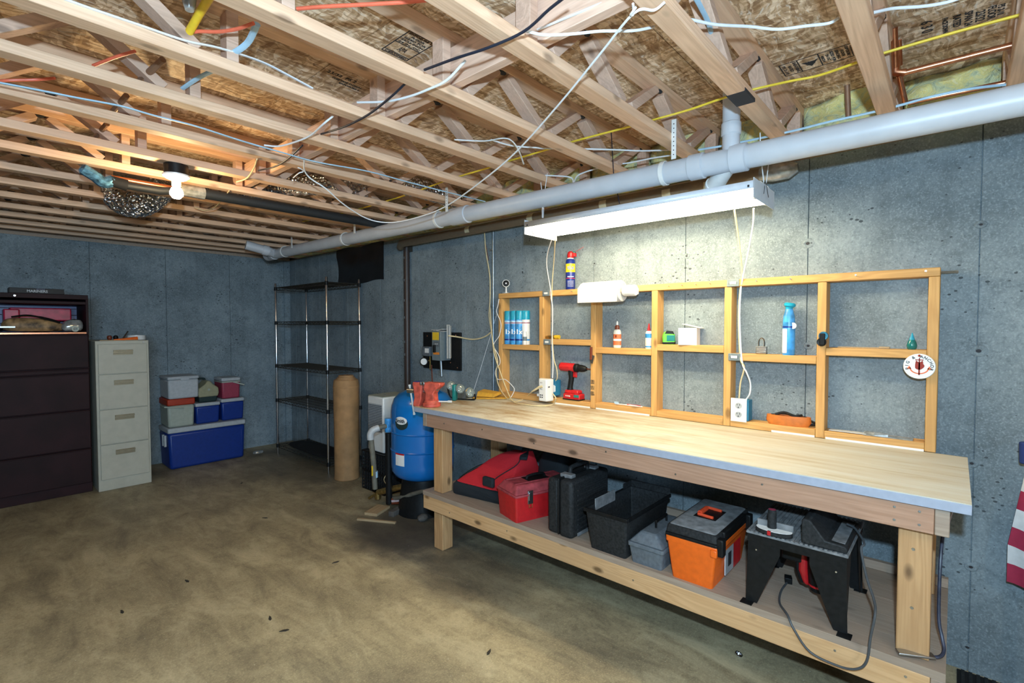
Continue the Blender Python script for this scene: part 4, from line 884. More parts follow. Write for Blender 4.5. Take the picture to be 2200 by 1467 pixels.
# crowbar
t = thing('crowbar', 'blue-shafted pry bar leaning beside the right bench leg, hook on the shelf', 'pry bar', (2.17, .03, SH))
sh_ = [(2.11, .095, SH+.010), (2.13, .055, SH+.012), (2.15, .018, SH+.014), (2.175, .006, SH+.03), (2.20, .012, SH+.06), (2.22, .022, SH+.12), (2.26, .022, SH+.30), (2.33, .016, SH+.40)]
MB().tube(spline(sh_, 5), [.004]*4+[.0055]*31+[.005], 8, flat=.9).build('shaft', 'barsteel', t, off=(2.17, .03, SH))
MB().bar((2.095, .125, SH+.012), (2.14, .03, SH+.016), .03, .008).build('flat_claw', 'steel', t, off=(2.17, .03, SH), bevel=.002)
MB().bar((2.33, .016, SH+.39), (2.38, .0, SH+.46), .022, .008).build('tip', 'steel', t, off=(2.17, .03, SH), bevel=.002)
# mat at the bottom right
t = thing('rubber_mat', 'dark ribbed rubber mat on the floor by the wall, bottom right corner', 'mat', (2.70, -.42, 0), 0)
MB().box((-.25, -.35, .0), (.17, .385, .008)).build('base', 'blackr', t, bevel=.003)
for k in range(30): MB().box((-.245, -.345+.0243*k, .0075), (.165, -.333+.0243*k, .013)).build('rib', 'dblack', t)
# flag on its pole
t = thing('hanging_flag', 'striped red and white flag hanging from a dark pole at the right edge', 'flag', (2.78, -.26, 0))
def fold(z0, z1, mat, y0=.085, y1=-.20):
    m = MB(); n = 14
    for zz in (z0, z1):
        for sgn in (0, .003):
            for k in range(n+1):
                u = k/n; wdt = 1-.75*max(0, (zz-.62)/.45)
                m.v.append(Vector((.018*math.sin(u*13+zz*2)+sgn, y0*wdt+(y1-y0)*u, zz+.03*u*(zz < .55)-.02*math.sin(u*3))))
    q = n+1
    for k in range(n): m.f += [(k, k+1, 2*q+k+1, 2*q+k), (q+k, 3*q+k, 3*q+k+1, q+k+1), (k, q+k, q+k+1, k+1), (2*q+k, 2*q+k+1, 3*q+k+1, 3*q+k)]
    m.f += [(0, 2*q, 3*q, q), (n, q+n, 3*q+n, 2*q+n)]
    return m.build('stripe', mat, t, sharp=70)
zz = .47
for k in range(7):
    fold(zz, zz+.075, 'maroon' if k % 2 == 0 else 'flagwhite'); zz += .075
t = thing('flag_pole', 'dark blue capped pole end leaning at the right edge above the flag', 'pole', (2.80, -.255, 0))
MB().tube([(0, 0, .002), (0, .015, 1.0)], .018, 12).build('shaft', 'black', t)
MB().tube([(.0, .033, .955), (0, .036, 1.04)], .022, 12).build('cap', 'flagblue', t, bevel=.004)

# ================================================================ CORNER WITH THE TANK
t = thing('pressure_tank', 'big blue domed well pressure tank on a black stand behind the bench end', 'tank', (2.50, 3.21, 0))
R_ = .252
prof = [(.11, .275), (.18, .285), (.225, .31), (.248, .35), (R_, .40)]
for z in (.52, .66): prof += [(R_, z-.008), (R_+.006, z), (R_, z+.008)]
prof += [(R_, .82), (.246, .87), (.226, .92), (.19, .957), (.13, .985), (.06, .997), (.001, 1.0)]
MB().lathe(prof, 48).build('vessel', 'blue', t)
MB().lathe([(.205, 0), (.195, .06), (.17, .25), (.16, .29)], 40).build('stand', 'black', t)
dv = Vector((-.78, -.62, 0)); sd = Vector((-.62, .78, 0))
def curved(a0, a1, z0, z1, rad, name, mat, n=12, oval=False):
    m = MB()
    for k in range(n+1):
        a = a0+(a1-a0)*k/n; u = 2*k/n-1; h = math.sqrt(max(.0, 1-u*u)) if oval else 1
        zc = (z0+z1)/2; hz = (z1-z0)/2*h
        for rr_ in (rad, rad+.0012): m.v += [Vector((rr_*math.cos(a), rr_*math.sin(a), zc-hz)), Vector((rr_*math.cos(a), rr_*math.sin(a), zc+hz))]
    for k in range(n):
        b = 4*k; m.f += [(b+2, b+6, b+7, b+3), (b, b+1, b+5, b+4), (b, b+4, b+6, b+2), (b+1, b+3, b+7, b+5)]
    m.f += [(0, 2, 3, 1), (4*n, 4*n+1, 4*n+3, 4*n+2)]
    return m.build(name, mat, t)
ac = math.atan2(-.42, -.91)-.16-.08
curved(ac-.25, ac+.27, .70, .80, R_+.001, 'badge', 'cgreen', 20, True)
curved(ac-.22, ac+.24, .742, .802, R_+.0024, 'badge_top', 'white', 20, True)
text('Smith', .040, 'inkblack', t, ((R_+.0065)*math.cos(ac), (R_+.0065)*math.sin(ac), .770), (-math.sin(ac), math.cos(ac), 0), (0, 0, 1), bold=.0012)
curved(ac-.24, ac+.13, .42, .52, R_+.001, 'warning_label', 'white', 12)
curved(ac-.24, ac+.13, .505, .522, R_+.0024, 'label_stripe', 'red', 12)
# dehumidifier
t = thing('air_cooler', 'white portable air cooler with grilled side standing on black crates', 'air cooler', (2.50, 3.77, .362))
MB().box((0, 0, 0), (.30, .25, .50)).build('body', 'pvclight', t, bevel=.012)
MB().box((.004, .004, .5), (.296, .246, .505)).build('top_panel', 'ccream', t, bevel=.003)
m = MB()
for k in range(16): m.box((-.003, .02, .19+.015*k), (.002, .235, .198+.015*k))
m.build('side_grille', 'grey', t)['kind'] = 'stuff'
MB().box((-.0008, .018, .18), (.001, .237, .435)).build('grille_field', 'cwhite', t)
cyl([(.012, 0), (.012, .002), (.001, .002)], 'button', 'chrome', t, off=(.10, .12, .505))
# crates
cr = thing('milk_crate', 'lower black plastic lattice crate of the stack under the white cooler', 'crate', (2.47, 3.72, 0), 0, 'black lattice crates under the white cooler')
MB().box((0, 0, .165), (.36, .36, .178)).box((0, 0, 0), (.36, .36, .010)).build('rim', 'black', cr, bevel=.002)
m = MB()
for k in range(10):
    for a in (0, .352): m.box((a, .003+k*.0385, .009), (a+.008, .011+k*.0385, .166)); m.box((.003+k*.0385, a, .009), (.011+k*.0385, a+.008, .166))
for z in (.035, .065, .095, .125): m.box((0, 0, z), (.008, .36, z+.006)).box((.352, 0, z), (.36, .36, z+.006)).box((0, 0, z), (.36, .008, z+.006)).box((0, .352, z), (.36, .36, z+.006))
m.build('lattice', 'dblack', cr)['kind'] = 'stuff'
MB().box((.02, .02, .011), (.34, .34, .16)).build('liner', 'blackr', cr)
dup(cr, (2.47, 3.72, .180), 0, 'upper black plastic lattice crate, directly under the white cooler')
# well pipes
t = thing('well_pipe', 'grey PVC pipe rising from the floor and bending into the tank valve', 'pipe', (2.24, 3.46, 0))
o0 = (2.24, 3.46, 0)
P_ = [at(806, 1050, 1, 3.46), at(803, 1000, 1, 3.46), at(798, 950, 1, 3.46), at(796, 932, 1, 3.46)]
top = P_[-1]
MB().tube([P_[0], P_[1], P_[2], top], .021, 16).build('riser', 'oldpipe', t, off=o0)
MB().tube(spline([top-Vector((0, 0, .045)), top, top+Vector((.02, -.01, .03)), top+Vector((.06, -.03, .045))]), .027, 16).build('elbow', 'cwhite', t, off=o0)
e1 = at(830, 915, 1, 3.42)
MB().tube([top+Vector((.05, -.02, .042)), e1], .020, 16).build('branch', 'oldpipe', t, off=o0)
MB().tube([e1, e1+Vector((.05, 0, .0))], .034, 6).tube([e1+Vector((.02, 0, -.05)), e1+Vector((.02, 0, .06))], .030, 16).build('valve', 'skyb', t, off=o0)
MB().tube([e1+Vector((.02, .0, -.06)), (e1.x+.02, e1.y, .05)], .026, 14).build('drop_pipe', 'black', t, off=o0)
zc = at(806, 1020, 1, 3.46); MB().tube([zc-Vector((0, 0, .02)), zc+Vector((0, 0, .03))], .0222, 16).build('sticker', 'bcable', t, off=o0)
zc = at(796, 1010, 1, 3.45); MB().box((zc.x-.004, zc.y-.03, zc.z-.04), (zc.x+.004, zc.y-.02, zc.z+.04)).build('yellow_tag', 'yellow', t, off=o0)
t = thing('brass_manifold', 'corroded brass pipe manifold lying near the floor before the tank', 'pipe fitting', (2.30, 3.30, 0))
o0 = (2.30, 3.30, 0)
g0, g1, g2 = at(812, 1058, 2, .11), at(835, 1052, 2, .15), at(866, 1045, 2, .20)
MB().tube([g0-Vector((0, 0, .05)), g0], .026, 14).tube([g0, g1, g2], [.024, .026, .024], 14).build('manifold', 'brass', t, off=o0)
MB().tube([g2, g2+Vector((.05, -.02, .008))], .033, 14).build('union', 'cwhite', t, off=o0)
MB().tube([g2+Vector((.05, -.02, .008)), g2+Vector((.10, -.04, .012))], .024, 14).build('blue_cap', 'bcable', t, off=o0)
MB().tube(spline([g0, at(800, 1065, 2, .08), at(792, 1070, 2, .06)]), .010, 10).build('drain_cock', 'brass', t, off=o0)
h0 = at(845, 1070, 2, .09); h1 = at(905, 1056, 2, .23); 
MB().tube(spline([g1-Vector((0, 0, .05)), h0, at(870, 1066, 2, .15), h1, at(935, 1052, 2, .27)]), .016, 12).build('copper_line', 'oldpipe', t, off=o0)
MB().tube(spline([g1+Vector((0, 0, .02)), at(825, 1030, 2, .16), at(835, 1015, 2, .22), at(850, 1008, 2, .26)]), .004, 6).build('thin_wire', 'beigecable', t, off=o0)
MB().tube([h0-Vector((.02, 0, .02)), h0+Vector((.06, -.05, -.02))], .028, 10).build('rusty_tee', 'brown', t, off=o0)
# stones and scraps
for i, (px, py, s, lab) in enumerate(((905, 1085, .075, 'large rounded grey stone on the floor under the bench end'), (855, 1100, .05, 'flat broken grey stone in the dirt left of the bench leg'), (908, 1118, .04, 'small dark stone beside the foot of the left bench leg'))):
    c = at(px, py, 2, 0); bm = bmesh.new(); bmesh.ops.create_icosphere(bm, subdivisions=2, radius=s)
    for v in bm.verts: v.co *= 1+.25*noise.noise(v.co*18+Vector((i*5, 0, 0))); v.co.z = v.co.z*.7+s*.60
    me = bpy.data.meshes.new('stone'); bm.to_mesh(me); bm.free(); me.materials.append(M['rock'])
    o = bpy.data.objects.new('stone', me); COL.objects.link(o); o.location = c; o.scale = (1.2, 1, 1) if i != 1 else (1.4, 1, .5); tag(o, lab, 'stone', 'stones by the tank')
def plank_at(a, b2, w, h, z, name, lab, mat='scrap'):
    a = at(*a, 2, z); b2 = at(*b2, 2, z); d = (b2-a); L = d.length
    t = thing(name, lab, 'wood scrap', (a.x, a.y, z+h/2), math.atan2(d.y, d.x)); MB().box((0, -w/2, -h/2), (L, w/2, h/2)).build('board', mat, t, bevel=.002)
plank_at((768, 1117), (850, 1125), .022, .016, 0, 'wood_strip', 'thin reddish-tan wood strip lying on the floor in front of the tank')
plank_at((796, 1108), (825, 1090), .115, .022, 0, 'wood_block', 'short tan offcut board with grooved face on the floor by the tank')
plank_at((840, 1110), (872, 1092), .05, .04, 0, 'broken_block', 'grey broken block lying behind the tan offcut board', 'rock')
for i, (px, py) in enumerate(((402, 1249), (262, 1315), (612, 1355), (570, 1113), (519, 1038), (722, 1208), (1050, 1402), (580, 1329))):
    c = at(px, py, 2, 0); a = rnd.uniform(0, 3)
    o = MB().prism([(-.02, 0), (-.005, .007), (.012, .004), (.026, .001), (.01, -.006), (-.01, -.007)], .0005, .004).build('dry_leaf', 'ink2' if 0 else 'wire'); o.location = c; o.rotation_euler = (0, 0, a); o.scale = (1.0, 1, 1)
    tag(o, ['curled dark leaf on the floor left of the centre', 'dark leaf nearest the lower left corner of the floor', 'dark crumbled leaf with a stalk in the near floor', 'tiny dark leaf below the rolled paper', 'tiny dark leaf right of the blue cooler', 'small dark leaf left of the bench shadow', 'small dark leaf near the bottom middle of the floor', 'tiny dark scrap beside the stalked leaf'][i], 'leaf', 'dry leaves on the floor')
t = thing('metal_ring', 'shiny little metal ring on the floor under the bench front', 'washer', at(1586, 1408, 2, 0)); MB().lathe([(.010, 0), (.017, .001), (.017, .006), (.010, .007), (.010, 0)], 18, Matrix.Rotation(.3, 4, 'X') @ Matrix.Translation((0, 0, .004))).build('ring', 'chrome', t)

# kraft roll
t = thing('paper_roll', 'tall upright roll of brown kraft paper standing before the wire shelving', 'paper roll', (2.525, 4.44, 0))
prof = [(.112, 0), (.121, .01), (.118, .06), (.119, .5), (.121, .9), (.119, .94), (.117, .96), (.113, .975), (.098, .977), (.096, .985), (.086, .987), (.084, 1.0), (.072, 1.001), (.070, 1.018), (.05, 1.02), (.02, 1.02), (.018, .99), (.001, .99)]
m = MB().lathe(prof, 40)
for v in m.v:
    k = 1+.02*noise.noise(Vector((v.x*20, v.y*20, v.z*7))); v.x *= k; v.y *= k
m.build('roll', 'cardboard', t)
MB().lathe([(.1225, .90), (.1235, .905), (.1235, .912), (.1225, .916)], 40).build('outer_edge', 'cardboard', t)

# wire shelving
t = thing('wire_shelving', 'five-tier chrome wire shelving unit in the far corner', 'shelving', (2.47, 4.70, 0))
LX, LY = .365, 1.19
for x in (0, LX):
    for y in (0, LY):
        p_ = MB().lathe([(.012, 0), (.0125, .002), (.0125, 1.985), (.011, 1.99)], 14, Matrix.Translation((x, y, .002))).build('post', 'chrome', t)
        for z in (1.93, 1.535, 1.035, .635, .10): MB().lathe([(.018, -.02), (.0165, .02)], 14, Matrix.Translation((x, y, z))).build('collar', 'black', p_)
for z in (1.93, 1.535, 1.035, .635, .10):
    m = MB()
    for a, b2 in (((0, 0), (LX, 0)), ((0, LY), (LX, LY)), ((0, 0), (0, LY)), ((LX, 0), (LX, LY))):
        for dz in (.012, -.018): m.tube([(a[0], a[1], z+dz), (b2[0], b2[1], z+dz)], .0035, 6)
        n = int(max(abs(b2[0]-a[0]), abs(b2[1]-a[1]))/.035)
        pts = [(a[0]+(b2[0]-a[0])*k/n, a[1]+(b2[1]-a[1])*k/n, z+(.012 if k % 2 else -.018)) for k in range(n+1)]
        m.tube(pts, .0022, 5)
    fr = m.build('shelf_frame', 'wire', t)
    m = MB()
    for k in range(1, 36): m.tube([(0, LY*k/36, z+.014), (LX, LY*k/36, z+.014)], .0015, 4, cap=False)
    for k in (1, 2, 3): m.tube([(LX*k/4, 0, z+.010), (LX*k/4, LY, z+.010)], .003, 5)
    m.build('shelf_wires', 'wire', fr)['kind'] = 'stuff'
o = blobby([(2.64, 5.3, .118, .15, .52), (2.64, 5.3, .13, .155, .53), (2.64, 5.35, .145, .12, .40)], 'folded_tarp', 'blackr', None); tag(o, 'dark folded sheet lying on the lowest wire shelf', 'tarp')
o = MB().lathe([(.03, 0), (.034, .01), (.03, .025), (.01, .03)], 12, Matrix.Translation((2.33, 6.1, 0)), 1.8, 1).build('crumpled_wrapper', 'silver'); tag(o, 'pale crumpled wrapper on the floor in the far corner', 'wrapper')

# black sheet on the wall
m = MB(); n, k2 = 20, 10
for i in range(n+1):
    for j in range(k2+1):
        u, v_ = i/n, j/k2; m.v.append(Vector((W-.012-.012*noise.noise(Vector((u*4, v_*3, 1)))-.010*math.exp(-((u*1.0-.25-v_*.35)/.03)**2), 5.215-.90*u-.02*math.sin(v_*5)*(u < .1), 1.965+.012*math.sin(u*9)+v_*(.385))))
for i in range(n):
    for j in range(k2): a = i*(k2+1)+j; m.f.append((a, a+k2+1, a+k2+2, a+1))
nb = len(m.v); m.v += [v+Vector((.004, 0, 0)) for v in list(m.v)]; m.f += [tuple(reversed([q+nb for q in f])) for f in list(m.f)]
tag(m.build('black_sheet', 'tarp', sharp=80), 'creased black plastic sheet taped over the wall vent behind the wire shelving', 'plastic sheet')

# vertical and horizontal brown pipes
t = thing('brown_downpipe', 'brown vertical pipe with taped joints strapped to the long wall', 'pipe', (W-.045, 3.88, .3))
MB().tube([(0, 0, 0), (0, 0, 1.96)], .029, 18).build('pipe', 'brownpipe', t)
for z in (.93, 1.05, 1.28, 1.44, 1.63, 1.84): MB().tube([(-.001, -.0, z-.012), (-.001, 0, z+.012)], .031, 18).build('joint_band', 'brownpipe', t); MB().box((-.0335, -.008, z-.011), (-.029, .006, z+.011)).build('bright_tag', 'galv', t)
MB().box((.0, -.04, 1.90), (.04, .04, 1.95)).build('bracket', 'wire', t)
t = thing('brown_header_pipe', 'long dark brown insulated pipe running under the ceiling behind the white drain', 'pipe', (2.76, 3.90, 2.262))
MB().tube([(.03, 0, -.02), (.0, -.05, .0), (0, -3.22, .012)], .034, 18).build('pipe', 'tanpipe', t)
for y in (-.95, -1.6, -2.2, -2.62, -2.86): MB().tube([(0, y, .006), (0, y-.05, .006)], .0355, 18).build('tape_band', 'tape', t)
MB().tube([(0, -3.14, .012), (0, -3.20, .012), (0, -3.27, .010), (0, -3.31, .012)], [.036, .048, .044, .02], 12).build('wrapped_end', 'silver', t)
t = thing('conduit', 'thin galvanised conduit running straight down the wall by the stud frame', 'conduit', (W-.012, 2.775, .94))
MB().tube([(0, 0, 0), (0, 0, 1.36)], .0095, 12).build('pipe', 'galv', t)
for z in (.35, .72, 1.17): MB().tube([(0, 0, z-.008), (0, 0, z+.008)], .013, 12).box((-.004, .0, z-.006), (.008, .04, z+.006)).build('strap', 'galv', t)

# switch board
t = thing('backer_board', 'black plywood board screwed to the wall behind the grey pump switch', 'board', (W-.02, 3.42, 1.278))
MB().box((0, -.26, -.165), (.018, .25, .165)).build('board', 'black', t, bevel=.002)
m = MB()
for y, z in ((.19, .13), (-.13, -.10), (-.22, -.14), (-.20, .14)): m.lathe([(.007, 0), (.004, .003)], 8, Matrix.Translation((-.0005, y, z)) @ Matrix.Rotation(-PI/2, 4, 'Y'))
m.build('screw_head', 'copper', t)
t = thing('disconnect_box', 'grey electrical disconnect box with yellow and orange stickers and papers on top', 'electrical box', (W-.022, 3.345, 1.20))
MB().box((-.115, -.062, 0), (0, .055, .255)).build('enclosure', 'panelgrey', t, bevel=.004)
MB().box((-.1165, -.04, .178), (-.1145, .045, .245)).build('yellow_sticker', 'yellow', t)
MB().box((-.1165, -.045, .052), (-.1145, .035, .072)).build('orange_sticker', 'tagorange', t)
MB().box((-.135, .0, .07), (-.114, .022, .135)).build('switch_lever', 'black', t, bevel=.003)
MB().box((-.1165, -.045, .12), (-.1145, .03, .165)).build('rating_plate', 'grey', t); text('ON OFF', .013, 'white', t, (-.1172, -.008, .143), NX, (0, 0, 1))
MB().tube([(-.06, -.0, 0), (-.06, -.01, -.14)], .011, 12).build('conduit_stub', 'galv', t)
o = MB().box((-.01, -.07, 0), (.09, .08, .004), mat=Matrix.Translation((W-.12, 3.335, 1.456)) @ Matrix.Rotation(.1, 4, 'X')).box((0, -.05, .006), (.08, .06, .012), mat=Matrix.Translation((W-.12, 3.335, 1.456)) @ Matrix.Rotation(-.12, 4, 'X')).build('folded_papers', 'paper'); tag(o, 'crumpled white papers lying on top of the grey disconnect box', 'papers')
t = thing('hanging_manual', 'folded white instruction sheets hanging on the right side of the disconnect box', 'papers', (W-.09, 3.255, 1.22))
MB().box((-.02, -.012, 0), (.05, -.006, .29), mat=Matrix.Rotation(.5, 4, 'Z')).build('sheet', 'paper', t); MB().box((-.005, -.03, .0), (.06, -.022, .28), mat=Matrix.Rotation(.7, 4, 'Z')).build('sheet', 'paper', t)
t = thing('pressure_switch', 'small grey pressure switch with round gauge left of the disconnect box', 'pressure switch', (W-.06, 3.52, 1.20))
MB().box((-.05, -.055, .03), (.03, .055, .115)).build('housing', 'grey', t, bevel=.006)
MB().box((-.052, -.045, .06), (-.049, .01, .10)).build('label', 'white', t)
MB().tube([(0, 0, .03), (0, 0, -.09)], .008, 10).tube([(0, 0, -.01), (-.03, .03, -.02)], .007, 8).build('stem', 'brass', t)
g_ = MB().lathe([(.036, -.012), (.038, 0), (.036, .008), (.030, .009)], 24, Matrix.Translation((-.045, .03, -.02)) @ Vector((-.8, -.6, 0)).to_track_quat('Z', 'Y').to_matrix().to_4x4()).build('gauge_case', 'black', t)
MB().lathe([(.029, .0095), (.001, .0100)], 24, Matrix.Translation((-.045, .03, -.02)) @ Vector((-.8, -.6, 0)).to_track_quat('Z', 'Y').to_matrix().to_4x4()).build('gauge_face', 'white', g_)
MB().tube([(0, -.02, -.05), (0, -.03, -.22)], .005, 8).build('copper_tube', 'brown', t)

# ================================================================ FAR WALL
fcab = thing('filing_cabinet', 'beige four-drawer filing cabinet against the far wall', 'filing cabinet', (.815, 5.72, 0))
MB().box((0, .012, 0), (.395, .70, 1.365)).build('carcass', 'cream', fcab, bevel=.003)
for k, (z0, z1) in enumerate(((1.065, 1.335), (.745, 1.058), (.425, .738), (.105, .418))):
    d_ = MB().box((.018, -.004, z0), (.377, .012, z1)).build('drawer', 'cream', fcab, bevel=.003)
    zc = z1-.075; MB().box((.125, -.0055, zc-.024), (.27, -.0035, zc+.022)).build('handle_plate', 'handle', d_, bevel=.001)
    MB().box((.125, -.020, zc+.008), (.27, -.004, zc+.017)).box((.125, -.013, zc-.012), (.27, -.005, zc-.007)).build('handle', 'handle', d_, bevel=.001)
MB().lathe([(.009, 0), (.008, .005), (.001, .005)], 12, Matrix.Translation((.355, .012, 1.349)) @ Matrix.Rotation(PI/2, 4, 'X')).build('lock', 'steel', fcab)
T0 = 1.366
for i, (x, y, nm, mt, lab, cat) in enumerate(((.93, 5.80, 'round_stopper', 'brown', 'small round brown knob at the left on the filing cabinet top', 'knob'), (.98, 5.83, 'round_stopper', 'black', 'small round black knob second from the left on the filing cabinet', 'knob'))):
    o = MB().lathe([(.008, 0), (.012, .004), (.02, .02), (.02, .036), (.012, .046), (.001, .048)], 14, Matrix.Translation((x, y, T0))).build(nm, mt); tag(o, lab, cat)
o = MB().tube([(1.03, 5.80, T0+.012), (1.075, 5.84, T0+.085)], [.010, .006], 8).build('pliers', 'steel'); tag(o, 'steel tool leaning up on the filing cabinet top', 'tool')
o = MB().tube([(.95, 5.745, T0+.008), (1.03, 5.75, T0+.010), (1.13, 5.76, T0+.020)], [.006, .012, .016], 10).build('screwdriver', 'orange'); tag(o, 'orange-handled screwdriver lying on the filing cabinet top', 'screwdriver')
o = MB().lathe([(.05, 0), (.072, .002), (.072, .045), (.05, .047), (.05, 0)], 24, Matrix.Translation((1.15, 5.90, T0))).build('tape_roll', 'pvclight'); tag(o, 'wide roll of whitish tape lying on the filing cabinet', 'tape roll')
o = MB().box((.85, 5.74, T0), (1.13, 5.76, T0+.006)).build('wooden_ruler', 'scrap'); tag(o, 'thin wooden ruler along the front edge of the filing cabinet top', 'ruler')

dc = thing('lateral_cabinet', 'tall dark brown lateral filing cabinet with an open top compartment', 'cabinet', (-.10, 5.80, 0))
MB().box((0, .02, 0), (.885, .55, 1.43)).build('carcass', 'darkcab', dc, bevel=.003)
MB().box((0, .0, 1.43), (.022, .55, 1.765)).box((.868, 0, 1.43), (.885, .55, 1.765)).box((0, .53, 1.43), (.885, .55, 1.765)).build('side_panel', 'darkcab', dc, bevel=.002)
MB().box((.022, .515, 1.44), (.868, .529, 1.72)).build('back_panel', 'cabin', dc)
for z in (1.52, 1.60, 1.66): MB().box((.022, .508, z), (.868, .515, z+.006)).build('back_rib', 'darkcab', dc)
MB().box((0, -.005, 1.735), (.885, .55, 1.775)).build('top_panel', 'darkcab', dc, bevel=.003)
MB().box((.01, -.006, 1.690), (.87, .40, 1.715)).build('flipper_door', 'darkcab', dc, bevel=.003)
MB().box((.02, .0, 1.432), (.868, .51, 1.445)).build('shelf', 'copper', dc)
for z0, z1 in ((1.13, 1.425), (1.085, 1.122), (.755, 1.078), (.405, .748), (.09, .398)):
    d_ = MB().box((.006, -.004, z0), (.879, .018, z1)).build('drawer', 'darkcab', dc, bevel=.004)
    MB().box((.01, -.012, z1-.012), (.875, -.003, z1-.003)).build('pull_lip', 'darkcab', d_, bevel=.002)
MB().box((.0, .03, 0), (.885, .50, .05)).build('plinth', 'black', dc)
MB().lathe([(.009, 0), (.008, .006), (.001, .006)], 12, Matrix.Translation((.42, -.005, 1.752)) @ Matrix.Rotation(PI/2, 4, 'X')).build('lock', 'chrome', dc)
t = thing('flat_box', 'flat black box lettered MARINERS lying on top of the dark cabinet', 'box', (.29, 5.83, 1.776))
MB().box((0, 0, 0), (.34, .20, .045)).build('body', 'black', t, bevel=.002); text('MARINERS', .028, 'cwhite', t, (.17, -.001, .019), (1, 0, 0), (0, 0, 1), bold=.0008)
text('SEATTLE', .014, 'cabin', t, (.19, -.001, .037), (1, 0, 0), (0, 0, 1))
zc = 1.446
o = MB().box((.30, 6.05, zc+.10), (.70, 6.20, zc+.215)).box((.26, 6.0, zc+.08), (.36, 6.18, zc+.20)).build('red_package', 'pink', bevel=.01); tag(o, 'crumpled pinkish-red package at the back of the open compartment', 'package')
o = blobby([(.45, 5.93, zc+.001, .20, .07), (.45, 5.93, zc+.05, .22, .08), (.42, 5.93, zc+.10, .17, .07), (.38, 5.93, zc+.125, .10, .04)], 'decoy_duck', 'woodduck', None); tag(o, 'tan and brown mottled decoy lying in the open compartment', 'decoy')
o = MB().tube(spline([(.30, 5.86, zc+.13), (.40, 5.86, zc+.145), (.52, 5.87, zc+.115), (.60, 5.88, zc+.085)]), [.012]*10+[.018]*9, 8, flat=.6).build('black_strap', 'black'); tag(o, 'black strap draped over the mottled decoy', 'strap')
o = blobby([(.68, 5.88, zc+.001, .075, .06), (.68, 5.88, zc+.06, .08, .06), (.70, 5.88, zc+.12, .05, .04)], 'plastic_bag', 'silver', None); tag(o, 'clear plastic bag of parts at the right end of the open compartment', 'bag')
o = MB().lathe([(.014, -.01), (.026, -.01), (.026, .01), (.014, .01), (.014, -.01)], 18, Matrix.Translation((.695, 5.80+.02, zc+.03)) @ Matrix.Rotation(PI/2, 4, 'X')).build('tape_ring', 'ccream'); tag(o, 'pale round ring standing at the front of the open compartment', 'ring')
o = blobby([(.10, 5.92, zc+.001, .19, .08), (.08, 5.92, zc+.06, .16, .07), (.03, 5.92, zc+.12, .07, .05)], 'dark_tool_pile', 'black', None); tag(o, 'black power tool lying at the left of the open compartment', 'tool')
o = MB().box((-.05, 5.83, zc+.04), (.32, 5.85, zc+.052)).build('metal_bar', 'steel'); tag(o, 'thin metal bar lying across the open compartment', 'bar')

# coolers
def cooler(name, lab, loc, w, d, h, body, lid, lh=.05, taper=.93, lidw=1.0, grp='stacked coolers against the far wall', rz=0.):
    t = thing(name, lab, 'cooler', loc, rz, grp)
    m = MB().box((0, 0, 0), (w, d, h-lh), taper=(taper, taper)); m.build('body', body, t, bevel=min(.025, .07*h))
    MB().box((-.004, -.004, h-lh+.0005), (w+.004, d+.004, h)).build('lid', lid, t, bevel=.012)
    return t
c1 = cooler('large_cooler', 'very long blue chest cooler with white lid at the bottom of the stack', (1.425, 6.04, 0), .745, .36, .435, 'cblue', 'cwhite', .055, .96)
for dy in (.06, .13): MB().box((-.022, dy, .24), (-.001, dy+.035, .36)).build('handle', 'skyb' if 0 else 'cwhite', c1, bevel=.004)
MB().box((.30, -.008, .398), (.40, -.003, .412)).build('lid_latch', 'cwhite', c1, bevel=.002)
MB().box((.70, -.0035, .08), (.712, .002, .33)).build('drain_groove', 'cblue', c1, bevel=.002)
Z1 = .436
c2 = cooler('cream_cooler', 'cream cooler with an orange-red lid and long side handle', (1.43, 6.06, Z1), .245, .32, .30, 'ccream', 'cred', .07, .95)
MB().tube([(-.02, .16, .235), (-.035, .10, .232), (-.03, -.012, .228), (.12, -.014, .205), (.14, -.012, .20)], .008, 8).build('handle', 'ccream', c2)
c3 = cooler('small_blue_cooler', 'small blue cooler with white lid, the middle one on the long blue chest', (1.69, 6.08, Z1), .235, .30, .228, 'cblue', 'cwhite', .04, .93)
c4 = cooler('small_blue_cooler', 'small blue cooler with white lid at the right end of the long chest', (1.945, 6.09, Z1), .235, .30, .245, 'cblue', 'cwhite', .04, .93)
c5 = cooler('white_cooler', 'all-white box cooler on top of the cream and orange cooler', (1.435, 6.05, Z1+.301), .28, .33, .235, 'cwhite', 'cwhite', .035, .98)
MB().box((.11, -.010, .19), (.19, -.003, .222)).build('lid_latch', 'cwhite', c5, bevel=.003)
t = thing('round_cooler', 'dark green and tan cooler with peaked swing lid and grip handle', 'cooler', (1.72, 6.09, Z1+.229), 0, 'stacked coolers against the far wall')
MB().box((0, 0, 0), (.19, .22, .10), taper=(.9, .9)).build('base', 'cgreen', t, bevel=.012)
MB().prism([(0, .062), (.185, .062), (.195, .10), (.192, .155), (.135, .20), (.11, .235), (.085, .235), (.06, .20), (0, .155), (-.005, .10)], -.001, .20, Matrix(((1, 0, 0, 0), (0, 0, 1, -.02), (0, 1, 0, 0), (0, 0, 0, 1)))).build('lid_shell', 'ctan', t, bevel=.010)
MB().tube(spline([(.005, .12, .15), (.0, .12, .235), (.04, .12, .255), (.09, .12, .25), (.10, .12, .22)]), .011, 8).build('handle', 'cgreen', t)
MB().lathe([(.014, 0), (.012, .004), (.001, .004)], 14, Matrix.Translation((.095, -.021, .14)) @ Matrix.Rotation(PI/2, 4, 'X')).build('button', 'ccream', t)
